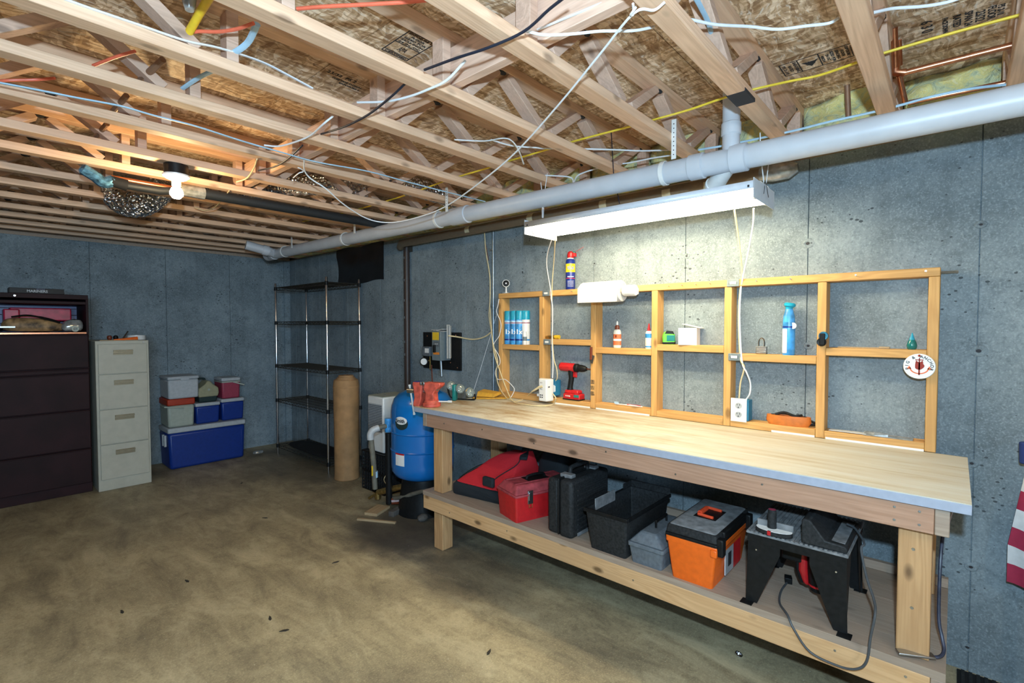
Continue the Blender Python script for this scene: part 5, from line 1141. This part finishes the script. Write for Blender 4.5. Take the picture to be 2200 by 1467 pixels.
c7 = cooler('red_cooler', 'faded red cooler with pale lid and tan swing handle, top right of the stack', (1.955, 6.10, Z1+.246), .19, .26, .235, 'cpink', 'cwhite', .04, .96)
MB().box((-.002, -.006, .180), (.192, .262, .194)).build('handle_band', 'ccream', c7, bevel=.003)
MB().bar((.11, -.008, .186), (.225, -.03, .145), .016, .014).build('handle', 'ccream', c7, bevel=.003)

# ================================================================ UNDER THE CEILING
def Zp(x, y, z): return at(x, y, 2, z)
PX = 2.28
def pz(y): return 2.219+.0095*(y+.16) if y < 5 else 2.268
t = thing('drain_pipe', 'thick grey-white plastic drain pipe running the length of the wall below the trusses', 'pipe', (PX, 2.5, 2.245))
oo = (PX, 2.5, 2.245)
PR = .051
MB().tube([(PX, -1.5, pz(-1.5)), (PX, 2.0, pz(2)), (PX, 5.50, pz(5))], PR, 28).build('pipe', 'pvc', t, off=oo)
def hub(y0, y1, r=.058, nm='coupling'): MB().tube([(PX, y0-.004, pz(y0)), (PX, y0, pz(y0)), (PX, y1, pz(y1)), (PX, y1+.004, pz(y1))], [PR, r, r, PR], 28).build(nm, 'pvc', t, off=oo)
yy = lambda x: at(x, 400, 0, PX).y
hub(yy(1512), yy(1484)); hub(yy(1604), yy(1572), .060); hub(yy(1006), yy(972)); hub(yy(584), yy(574)); hub(5.44, 5.52)
yr = at(1571, 270, 0, PX).y; rz = lambda py: at(1571, py, 1, yr).z
MB().tube([(PX, yr, 2.26), (PX, yr, 2.59)], .036, 22).build('riser', 'pvc', t, off=oo)
MB().tube([(PX, yr, rz(292)), (PX, yr, rz(290)), (PX, yr, rz(266)), (PX, yr, rz(264))], [.036, .041, .041, .036], 22).build('riser_coupling', 'pvc', t, off=oo)
c = at(1552, 374, 0, 2.34)
MB().tube([(2.29, c.y-.05, 2.21), tuple(c), (2.39, c.y+.05, c.z-.03)], [.032, .038, .041], 20).build('branch_fitting', 'pvclight', t, off=oo)
MB().tube([(2.388, c.y+.048, c.z-.029), (2.396, c.y+.056, c.z-.034)], .046, 20).build('fitting_rim', 'pvclight', t, off=oo)
e_ = at(528, 526, 2, 2.325)
MB().tube([(PX, 5.42, 2.268), (PX-.10, 5.36, 2.28), tuple(e_)], .046, 22).build('wye_branch', 'pvc', t, off=oo)
m_ = Vector((PX-.10, 5.36, 2.28)); MB().tube([m_, m_.lerp(e_, .25)], .053, 22).build('coupling', 'pvc', t, off=oo)
for k, (px, py0) in enumerate(((1447, 256), (958, 402), (760, 478), (625, 506))):
    y = at(px, py0, 0, PX-.062).y; z1 = at(px, py0, 0, PX-.062).z; z1 = max(2.36, min(z1, 2.53))
    h = thing('pipe_hanger', ['white perforated strap hanger, the nearest and longest, on the drain pipe', 'white perforated strap hanger in the middle of the drain pipe', 'white strap hanger third along the drain pipe towards the corner', 'white strap hanger closest to the far corner'][k], 'hanger', (PX-.056, y, 2.25), 0, 'strap hangers of the drain pipe')
    MB().box((-.002, -.011, .02), (.002, .011, z1-2.25)).build('strap', 'pvclight', h)
    m = MB()
    for j in range(8): m.lathe([(.003, 0), (.001, .0006)], 6, Matrix.Translation((-.0022, 0, .04+(z1-2.31)*j/7)) @ Matrix.Rotation(-PI/2, 4, 'Y'))
    m.build('punch_hole', 'inkblack', h)['kind'] = 'stuff'
    yh = at([1428, 944, 742, 611][k], 400, 0, PX).y
    q = Matrix.Translation((.056, yh-y, pz(yh)-2.25)) @ Matrix.Rotation(PI/2, 4, 'X')
    MB().lathe([(PR+.001, -.010), (PR+.006, -.010), (PR+.006, .010), (PR+.001, .010), (PR+.001, -.010)], 28, q).build('hook', 'pvclight', h)

# fluorescent shop light
x0, x1, y0, y1, zb_, zt_ = 2.20, 2.51, .632, 1.87, 2.03, 2.10
lf = thing('shop_light', 'long two-tube white fluorescent shop light hanging on cords over the bench', 'ceiling light', (2.355, 1.25, 2.10)); lo = (2.355, 1.25, 2.10)
MB().add([(x0, y0, 2.068), (x0, y1, 2.068), (x0, y0, 2.100), (x0, y1, 2.100), (2.30, y0, 2.118), (2.30, y1, 2.118), (2.41, y0, 2.118), (2.41, y1, 2.118), (x1, y0, 2.100), (x1, y1, 2.100), (x1, y0, 2.068), (x1, y1, 2.068)],
         [(0, 1, 3, 2), (2, 3, 5, 4), (4, 5, 7, 6), (6, 7, 9, 8), (8, 9, 11, 10)]).build('reflector', 'whitem', lf, off=lo, sharp=10)
so = lf.children[0].modifiers.new('thick', 'SOLIDIFY'); so.thickness = .0015
MB().box((2.315, y0+.002, 2.085), (2.395, y1-.002, 2.112)).build('ballast_channel', 'white', lf, bevel=.003, off=lo)
for y in (y0, y1): MB().box((x0, y-.0012, zb_), (x1, y+.0012, 2.112)).build('end_plate', 'whitem', lf, off=lo)
for x in (2.275, 2.435):
    MB().tube([(x, y0+.022, 2.062), (x, y1-.022, 2.062)], .0165, 16).build('tube', 'tubeglass', lf, off=lo)
    for y in (y0+.012, y1-.012): MB().box((x-.010, y-.007, 2.04), (x+.010, y+.007, 2.085)).build('lamp_holder', 'cwhite', lf, off=lo, bevel=.002)
for y in (y0, y1):
    s_ = -1 if y == y0 else 1
    MB().box((x0-.001, y-s_*.02-.004, 2.074), (x0-.0005+.0, y-s_*.02+.004, 2.084)).build('screw', 'inkblack', lf, off=lo)
t = thing('light_cord', 'doubled white hanging string with dark wire hook at the right end of the shop light', 'string', (2.36, .66, 2.11)); oo = (2.36, .66, 2.11)
MB().tube([at(1633, 285, 1, .66), at(1634, 330, 1, .66), at(1641, 392, 1, .66)], .0022, 6).tube([at(1668, 248, 1, .64), at(1664, 300, 1, .65), at(1652, 345, 1, .66), at(1646, 394, 1, .66)], .0022, 6).tube([at(1662, 290, 1, .65), at(1672, 300, 1, .65)], .0022, 6).build('string', 'wcable', t, off=oo)
MB().tube([at(1644, 392, 1, .64), at(1641, 416, 1, .61)], .0012, 5).tube([at(1646, 392, 1, .64), at(1651, 424, 1, .60)], .0012, 5).build('wire_hook', 'inkblack', t, off=oo)
t = thing('light_cord', 'short white hanging string at the left end of the shop light', 'string', (2.36, 1.82, 2.11)); oo = (2.36, 1.82, 2.11)
MB().tube([at(1165, 468, 1, 1.80), at(1165, 448, 1, 1.80), at(1176, 372, 1, 1.83)], .0022, 6).tube([at(1167, 468, 1, 1.80), at(1168, 448, 1, 1.80), at(1162, 392, 1, 1.83)], .0022, 6).build('string', 'wcable', t, off=oo)
o = MB().tube([at(1307, 238, 1, 1.43), at(1312, 262, 1, 1.42), at(1318, 370, 1, 1.40), at(1331, 438, 1, 1.38)], .0028, 6).build('black_tie', 'kcable'); tag(o, 'thin black tie hanging from a truss past the drain pipe to the shop light', 'cable tie')

# bare bulb
bx = Zp(378, 356, ZT-.005); Yb_ = bx.y; bl = thing('bulb_lampholder', 'white porcelain lampholder with a lit bulb under a black ceiling box', 'ceiling light', (bx.x, Yb_, ZT))
bz = lambda py: at(378, py, 1, Yb_).z
MB().lathe([(.055, -.055), (.056, -.002), (.05, -.0005)], 24).build('ceiling_box', 'black', bl)
MB().lathe([(.028, -.082), (.045, -.076), (.062, -.063), (.063, -.055)], 28).build('base', 'ceramic', bl)
MB().lathe([(.021, -.112), (.023, -.08)], 24).build('socket', 'ceramic', bl)
MB().lathe([(.001, -.180), (.018, -.176), (.030, -.160), (.031, -.145), (.023, -.125), (.014, -.113)], 24).build('bulb', 'bulb', bl)

# pipes crossing under the trusses
zf = 2.318
f0, f1 = Zp(430, 418, zf), Zp(835, 483, zf); yf = (f0.y+f1.y)/2
t = thing('insulated_pipe', 'long pipe in black foam sleeve running below the trusses towards the drain', 'pipe', (1.6, yf, zf)); oo = (1.6, yf, zf)
MB().tube([(f0.x, yf, zf), (f1.x, yf, zf)], .031, 18).build('foam_sleeve', 'foam', t, off=oo)
MB().tube([(f0.x-.14, yf, zf), (f0.x+.01, yf, zf)], [.034, .036], 10).build('plastic_wrap', 'silver', t, off=oo)
MB().tube([(f0.x-.16, yf, zf), (f0.x-.12, yf, zf)], .036, 12).build('rubber_collar', 'blackr', t, off=oo)
MB().tube([(f1.x, yf, zf), (f1.x+.16, yf, zf)], .02, 12).build('valve_body', 'galv', t, off=oo)
MB().tube([(f1.x+.05, yf, zf), (f1.x+.09, yf, zf)], .034, 8).build('valve_nut', 'galv', t, off=oo)
g0 = Zp(258, 362, zf)
MB().tube([(g0.x, yf, zf), (f0.x-.13, yf, zf)], .014, 12).build('copper_run', 'copper', t, off=oo)
MB().tube([(g0.x+.06, yf, zf-.03), (g0.x+.22, yf, zf-.028), (f0.x-.12, yf, zf-.01)], [.02, .024, .024], 12).build('chromed_run', 'foam', t, off=oo)
MB().tube([(g0.x+.0, yf, zf-.02), (g0.x+.07, yf, zf-.03)], [.03, .032], 12).build('sleeve', 'blackr', t, off=oo)
w0 = Zp(190, 345, zf)
MB().tube(spline([(w0.x, yf-.02, zf+.02), (w0.x+.06, yf-.01, zf-.01), (g0.x-.03, yf, zf-.035), (g0.x+.02, yf, zf-.01)]), [.014]+[.03]*17+[.02], 10).build('blue_wrap', 'bluefilm', t, off=oo)
# foil ducts
def duct(pts, r, name, lab):
    P = spline(pts, 16); n = len(P); L = 0; rs = []
    for i, p in enumerate(P):
        if i: L += (P[i]-P[i-1]).length
        rs.append(r*(1+.07*math.sin(L*2*PI/.035)))
    # resample finely so the corrugation reads
    o = MB().tube(P, rs, 18).build(name, 'foil', sharp=80); return tag(o, lab, 'duct', 'foil flexible ducts among the trusses')
duct([Zp(243, 392, 2.47), Zp(250, 418, 2.40), Zp(272, 436, 2.335), Zp(305, 436, 2.335), Zp(338, 412, 2.40), Zp(356, 388, 2.47)], .085, 'foil_duct', 'crinkled foil duct sagging below the trusses left of the bare bulb')
duct([Zp(430, 412, 2.47), Zp(560, 404, 2.47), Zp(660, 396, 2.47), Zp(790, 402, 2.475)], .070, 'foil_duct', 'foil duct threaded between the trusses above the black foam pipe')
duct([Zp(872, 396, 2.475), Zp(910, 405, 2.475), Zp(985, 432, 2.475), Zp(1040, 455, 2.47)], .070, 'foil_duct', 'short foil duct behind the middle strap hanger near the drain pipe')
# copper pipes, top right
t = thing('copper_riser', 'copper pipe dropping from the subfloor and turning right with bright soldered elbow', 'pipe', (2.5, .0, 2.45)); oo = (2.5, 0, 2.45)
a_, b_ = Zp(1921, 60, 2.588), at(1924, 150, 1, Zp(1921, 60, 2.588).y)
MB().tube([a_, b_], .011, 12).build('upright', 'copper', t, off=oo)
MB().tube([Zp(1932, 86, 2.588), at(1934, 140, 1, Zp(1932, 86, 2.588).y)], .008, 12).build('upright', 'copper', t, off=oo)
MB().tube([b_+Vector((0, 0, .03)), b_-Vector((0, 0, .01)), b_+Vector((.005, -.03, -.018))], .0145, 12).build('elbow', 'copper', t, off=oo)
X_ = b_.x+.01
MB().tube([b_+Vector((.005, -.025, -.018)), at(2172, 98, 0, X_), at(2300, 66, 0, X_)], .011, 12).build('run', 'copper', t, off=oo)
MB().tube([b_+Vector((.005, -.01, -.02)), at(1945, 220, 0, X_+.12)], .010, 12).build('drop', 'copper', t, off=oo)
o = MB().tube([at(1952, 221, 0, 2.70), at(2168, 176, 0, 2.70), at(2300, 150, 0, 2.70)], .010, 12).build('copper_line', 'copper'); tag(o, 'lower horizontal copper line just above the drain pipe, top right', 'pipe')
yq = Zp(1822, 182, 2.58).y
o = MB().tube([at(1820, 182, 1, yq), at(1823, 252, 1, yq)], .011, 12).build('copper_stub', 'dullcu'); tag(o, 'short upright copper stub standing in the insulation bay', 'pipe')

# cables
def cable(name, lab, pts, r, mat, flat_=1., n=5, cat='cable', grp=None):
    o = MB().tube(spline(pts, n), r, 8, flat=flat_).build(name, mat); tag(o, lab, cat, grp); return o
Z = Zp
cable('white_cable', 'long knotted white cord swooping from the top edge down to the drain pipe', [Z(1428, 5, 2.352), Z(1405, 22, 2.345), Z(1362, 28, 2.335), Z(1290, 115, 2.33), Z(1200, 225, 2.31), Z(1110, 325, 2.27), Z(1040, 385, 2.23), Z(960, 442, 2.19), Z(900, 466, 2.17), Z(840, 478, 2.165), Z(790, 470, 2.18), Z(740, 440, 2.22), Z(700, 405, 2.27), Z(668, 384, 2.31), Z(654, 366, 2.335), Z(653, 345, 2.352)], .0036, 'wcable')
o = MB().tube(spline([Z(1360, 8, 2.34), Z(1361, 30, 2.335), Z(1355, 32, 2.33), Z(1360, 24, 2.33), Z(1367, 15, 2.335)], 4), .0034, 6).build('cord_knot', 'wcable'); tag(o, 'knot with two short ends in the white cord near the top edge', 'knot')
o = MB().tube(spline([Z(630, 382, 2.30), Z(642, 372, 2.31), Z(652, 368, 2.32), Z(645, 362, 2.32), Z(640, 360, 2.32)], 4), .003, 6).build('cord_knot', 'wcable'); tag(o, 'loose-ended knot of the white cord under the fourth truss', 'knot')
y2 = 1.828
cable('flat_cable', 'flat white cable stapled along the side of a near truss, top left', [at(110, -12, 1, y2), at(200, 20, 1, y2), at(300, 54, 1, y2), at(400, 88, 1, y2), at(470, 103, 1, y2), at(560, 132, 1, y2+.03), at(620, 162, 1, y2+.03), at(672, 190, 1, y2+.02)], .0062, 'wcable', .5)
cable('pale_blue_cable', 'pale blue cable running slack under the left trusses to the drain pipe', [Z(-15, 175, 2.348), Z(90, 195, 2.345), Z(170, 211, 2.345), Z(260, 228, 2.345), Z(330, 248, 2.345), Z(420, 271, 2.348), Z(520, 303, 2.348), Z(600, 326, 2.345), Z(680, 348, 2.348), Z(790, 368, 2.348), Z(880, 392, 2.348), Z(950, 410, 2.348), Z(1042, 433, 2.348)], .0062, 'bcable', .55)
cable('black_cable', 'black cable draped across the undersides of the near trusses from the top edge', [Z(1225, -15, 2.351), Z(1180, 20, 2.351), Z(1125, 68, 2.345), Z(1050, 102, 2.335), Z(980, 125, 2.345), Z(912, 150, 2.37)], .0042, 'kcable')
cable('black_cable', 'black cable continuing between the third and fourth near trusses', [Z(872, 178, 2.37), Z(840, 208, 2.352), Z(790, 247, 2.345), Z(740, 272, 2.35), Z(690, 288, 2.39)], .0042, 'kcable')
cable('black_cable', 'short dark cable drooping above the knotted white cord', [Z(650, 312, 2.37), Z(620, 340, 2.35), Z(590, 358, 2.345), Z(555, 366, 2.37)], .0042, 'kcable')
cable('white_cable', 'white cable crossing the near trusses from the top edge in one bend', [Z(1000, 130, 2.38), Z(960, 172, 2.345), Z(920, 192, 2.338), Z(880, 207, 2.345), Z(830, 218, 2.36), Z(768, 220, 2.39)], .0042, 'wcable')
cable('white_cable', 'white cable threaded straight through the webs beside the strongback, near end', [Z(1345, -15, 2.43), Z(1200, 45, 2.43), Z(1108, 84, 2.43)], .005, 'wcable', .6)
cable('white_cable', 'white cable threaded through the webs beside the strongback, middle stretch', [Z(1085, 122, 2.44), Z(1030, 148, 2.44), Z(975, 178, 2.41)], .005, 'wcable', .6)
cable('white_cable', 'white cable threaded through the webs beside the strongback, far stretch', [Z(913, 210, 2.44), Z(880, 228, 2.44), Z(840, 247, 2.41), Z(770, 275, 2.44), Z(738, 287, 2.44)], .005, 'wcable', .6)
cable('white_cable', 'white cable hanging across the open bay left of the knot', [Z(1128, 66, 2.37), Z(1170, 75, 2.36), Z(1230, 73, 2.36), Z(1290, 67, 2.37), Z(1360, 66, 2.38), Z(1405, 58, 2.41)], .0042, 'wcable')
cable('white_cable', 'white cable sagging across the bay with the printed stamp, right of the knot', [Z(1482, 42, 2.40), Z(1540, 53, 2.42), Z(1610, 57, 2.44), Z(1670, 63, 2.44), Z(1730, 56, 2.44), Z(1780, 50, 2.44), Z(1802, 39, 2.44)], .0046, 'wcable')
cable('white_cable', 'white cable end crossing the last bay at the top right edge', [Z(1877, 27, 2.42), Z(1920, 18, 2.44), Z(1980, 14, 2.44), Z(2030, 6, 2.44), Z(2075, -8, 2.44)], .0046, 'wcable')
cable('flat_cable', 'flat pale cable bending down a web behind the tar-patched truss', [Z(1490, -12, 2.46), Z(1505, 15, 2.46), Z(1522, 50, 2.46), Z(1532, 90, 2.46), Z(1535, 102, 2.46)], .008, 'bcable', .5)
cable('white_cable', 'thin white wavy cable between the third and fourth trusses from the near side', [Z(568, 312, 2.352), Z(600, 314, 2.347), Z(640, 303, 2.345), Z(668, 290, 2.347), Z(695, 266, 2.35), Z(716, 249, 2.38)], .004, 'wcable')
cable('white_cable', 'white cable looping down past a web in the middle of the ceiling', [Z(976, 300, 2.40), Z(1040, 303, 2.40), Z(1080, 297, 2.39), Z(1100, 303, 2.38), Z(1115, 325, 2.36), Z(1125, 352, 2.35)], .0045, 'wcable', .7)
cable('white_cable', 'white cable running right from the looping one towards the drain pipe', [Z(1055, 300, 2.40), Z(1100, 313, 2.40), Z(1150, 317, 2.40), Z(1178, 319, 2.40), Z(1265, 320, 2.40), Z(1330, 322, 2.41), Z(1380, 324, 2.40), Z(1440, 322, 2.41)], .004, 'wcable')
cable('white_cable', 'pair of white cable ends dipping behind the drain pipe', [Z(1105, 373, 2.41), Z(1150, 376, 2.40), Z(1222, 380, 2.37), Z(1232, 392, 2.35), Z(1240, 378, 2.37), Z(1262, 368, 2.39), Z(1310, 355, 2.41), Z(1350, 350, 2.41), Z(1400, 340, 2.41), Z(1445, 333, 2.41)], .004, 'wcable')
cable('grey_cable', 'pale cable lying along the sill behind the drain pipe, right', [Z(1500, 322, 2.36), Z(1570, 310, 2.37), Z(1700, 282, 2.365), Z(1780, 262, 2.365), Z(1900, 235, 2.365), Z(2000, 208, 2.37), Z(2090, 190, 2.37), Z(2200, 178, 2.37)], .005, 'bcable')
yc = [Z(2230, 22, 2.46), Z(2050, 70, 2.46), Z(1893, 116, 2.45), Z(1842, 134, 2.44), Z(1760, 162, 2.45), Z(1700, 174, 2.45), Z(1620, 192, 2.43), Z(1556, 210, 2.44), Z(1480, 236, 2.44), Z(1402, 258, 2.43), Z(1345, 274, 2.44), Z(1235, 303, 2.43), Z(1180, 320, 2.44), Z(1100, 344, 2.43), Z(1058, 358, 2.44), Z(990, 378, 2.43), Z(952, 390, 2.44), Z(872, 419, 2.43), Z(760, 452, 2.43), Z(650, 476, 2.43)]
cable('yellow_cable', 'long yellow cable threaded through all the truss webs parallel to the wall', yc, .0062, 'ycable', .75)
cable('red_cable', 'orange-red cable crossing the first bay at the top edge', [Z(970, -6, 2.45), Z(880, 4, 2.44), Z(780, 10, 2.44), Z(700, 14, 2.44), Z(638, 19, 2.44)], .0055, 'pex')
cable('red_cable', 'orange-red cable crossing behind the yellow pipe, top left', [Z(545, 50, 2.44), Z(510, 62, 2.44), Z(470, 68, 2.44), Z(420, 68, 2.44), Z(378, 78, 2.44)], .0055, 'pex')
cable('red_cable', 'short orange-red cable between two left trusses', [Z(290, 110, 2.45), Z(250, 122, 2.44), Z(200, 141, 2.42)], .0055, 'pex')
cable('red_cable', 'short orange-red cable near the left edge above the pale blue cable', [Z(118, 168, 2.44), Z(80, 171, 2.43), Z(10, 173, 2.40), Z(-20, 178, 2.40)], .0055, 'pex')
o = MB().tube([Z(462, -25, 2.47), Z(428, 30, 2.47), Z(398, 84, 2.42)], .012, 12).build('yellow_pipe', 'yellow'); tag(o, 'short stretch of bright yellow gas pipe crossing a bay, top left', 'pipe')
o = MB().tube([Z(408, -20, 2.5), Z(406, 8, 2.47), Z(407, 22, 2.45)], [.02, .018, .012], 12).build('hanging_bulb', 'silver'); tag(o, 'clear glass tip of a dead bulb at the top edge, left of the yellow pipe', 'bulb')
cable('pale_pipe', 'pale blue plastic tube crossing two bays by the vertical truss posts', [Z(552, 52, 2.46), Z(535, 88, 2.45), Z(512, 108, 2.43), Z(490, 118, 2.42)], .011, 'bcable', .7, cat='pipe')
cable('pale_pipe', 'pale blue plastic tube end in the next bay to the left', [Z(455, 153, 2.45), Z(425, 168, 2.44), Z(392, 190, 2.42)], .009, 'bcable', .7, cat='pipe')
for i, (a, b2) in enumerate((((350, 128), (302, 172)), ((272, 205), (242, 240)), ((230, 266), (206, 294)))):
    o = MB().tube([Z(*a, 2.45), Z(*b2, 2.42)], .011, 10).build('copper_run', 'dullcu'); tag(o, ['dull copper pipe stretch crossing the bay above the pale blue cable, nearest', 'dull copper pipe stretch, second from the near side of the left trusses', 'dull copper pipe stretch, third from the near side of the left trusses'][i], 'pipe')
cable('beige_cord', 'wavy beige wire dangling right of the bare bulb, upper piece', [Z(552, 342, 2.35), Z(545, 362, 2.34), Z(530, 383, 2.34), Z(508, 391, 2.34)], .0035, 'beigecable')
cable('beige_cord', 'wavy beige wire dangling right of the bare bulb, lower piece', [Z(492, 410, 2.35), Z(478, 428, 2.33), Z(460, 446, 2.33), Z(440, 452, 2.34), Z(418, 445, 2.35)], .0035, 'beigecable')
# ---- cords at the stud frame
fx = FX-.006
Xp = lambda x, y, X=fx: at(x, y, 0, X)
cable('lamp_flex', 'pair of white flexes dropping from the shop light, left, to the outlet block', [Xp(1186, 512, 2.45), Xp(1176, 545, 2.6), Xp(1175, 575, 2.7), Xp(1183, 622, fx), Xp(1184, 640, fx), Xp(1187, 660, fx), Xp(1187, 700, fx), Xp(1186, 735, fx), Xp(1188, 780, fx), Xp(1187, 812, fx)], .0036, 'wcable')
cable('lamp_flex', 'thin white flex right beside the left pair, ending at the blue box', [Xp(1193, 512, 2.45), Xp(1190, 560, 2.7), Xp(1186, 622, fx), Xp(1187, 720, fx), Xp(1190, 770, fx), Xp(1196, 792, fx), Xp(1197, 812, fx), Xp(1192, 820, 2.82)], .0032, 'beigecable')
cable('lamp_flex', 'white flex dropping from the right part of the shop light to the wall outlet', [Xp(1578, 452, 2.5), Xp(1585, 500, 2.65), Xp(1592, 560, 2.75), Xp(1594, 600, fx), Xp(1590, 625, 2.81), Xp(1587, 680, 2.82), Xp(1589, 745, 2.81), Xp(1592, 775, fx), Xp(1599, 790, fx), Xp(1591, 822, 2.81), Xp(1588, 855, 2.815)], .0042, 'beigecable')
cable('lamp_flex', 'second white flex crossing it and curving into the wall outlet box', [Xp(1619, 448, 2.5), Xp(1618, 480, 2.6), Xp(1608, 540, 2.72), Xp(1595, 600, fx), Xp(1591, 630, 2.81), Xp(1589, 690, 2.82), Xp(1594, 775, fx), Xp(1604, 800, fx), Xp(1612, 822, 2.81), Xp(1611, 845, 2.815), Xp(1602, 860, 2.83)], .0042, 'wcable')
bt = BT+.006
cable('beige_cord', 'thick beige cord down the wall left of the frame, looping over the bench', [Xp(1041, 500, 2.86), Xp(1044, 540, 2.86), Xp(1052, 590, 2.86), Xp(1053, 640, 2.86), Xp(1051, 680, 2.85), Xp(1057, 720, 2.80), Xp(1062, 760, 2.78), Xp(1075, 800, 2.76), Xp(1088, 835, 2.74), Z(1102, 862, bt), Z(1130, 869, bt), Z(1165, 872, bt), Z(1188, 868, bt), Xp(1194, 856, 2.72), Xp(1188, 846, 2.735)], .0045, 'beigecable')
cable('beige_cord', 'second beige cord curling in front of the left end stud to a plug', [Xp(1053, 660, 2.85), Xp(1058, 730, 2.79), Xp(1069, 775, 2.78), Xp(1066, 800, 2.78), Xp(1072, 830, 2.77), Z(1090, 856, bt), Z(1108, 862, bt), Z(1128, 855, bt), Xp(1142, 842, 2.72), Xp(1158, 833, 2.725), Xp(1163, 830, 2.73)], .0038, 'beigecable')
o = MB().tube([Xp(1143, 841, 2.72), Xp(1158, 832, 2.725), Xp(1166, 830, 2.732)], [.005, .009, .010], 10).build('cord_plug', 'beigecable'); tag(o, 'beige plug pushed into the left face of the outlet block', 'plug')
o = MB().box(tuple(Xp(1153, 849, 2.735)-Vector((.0, .0, .007))), tuple(Xp(1153, 849, 2.735)+Vector((.02, -.06+.02, .012)))).build('usb_charger', 'white', bevel=.003); tag(o, 'small white charger block plugged in low on the outlet block', 'plug')
cable('white_cable', 'thin white camera lead wandering down the left end stud to the bench', [Xp(1072, 642), Xp(1070, 655), Xp(1067, 670), Xp(1075, 690), Xp(1076, 705), Xp(1072, 722), Xp(1063, 735, 2.79), Xp(1061, 745, 2.79), Xp(1072, 765), Xp(1074, 780), Xp(1066, 792), Xp(1064, 803), Xp(1070, 815), Xp(1085, 815), Xp(1100, 828), Xp(1105, 838), Xp(1098, 853, 2.78)], .0028, 'wcable')
cable('grey_cable', 'pale grey conduit cable curving from the disconnect box to the hanging cord', [at(963, 721, 0, W-.09), at(985, 724, 0, W-.03), at(1015, 729, 0, W-.015), at(1040, 724, 0, W-.012), at(1056, 713, 0, W-.012)], .006, 'beigecable')
cable('thin_wire', 'thin pale wire slanting down the wall left of the conduit', [at(1068, 672, 0, W-.015), at(1060, 700, 0, W-.012), at(1045, 750, 0, W-.012), at(1030, 800, 0, W-.01), at(1014, 850, 0, W-.01)], .002, 'wcable')
cable('thin_wire', 'thin dark wire hanging from the ceiling along the wall left of the conduit', [at(1040, 492, 0, W-.01), at(1043, 520, 0, W-.01), at(1050, 560, 0, W-.01)], .0022, 'brown')
SC.cycles.use_denoising = True
bpy.context.view_layer.update()
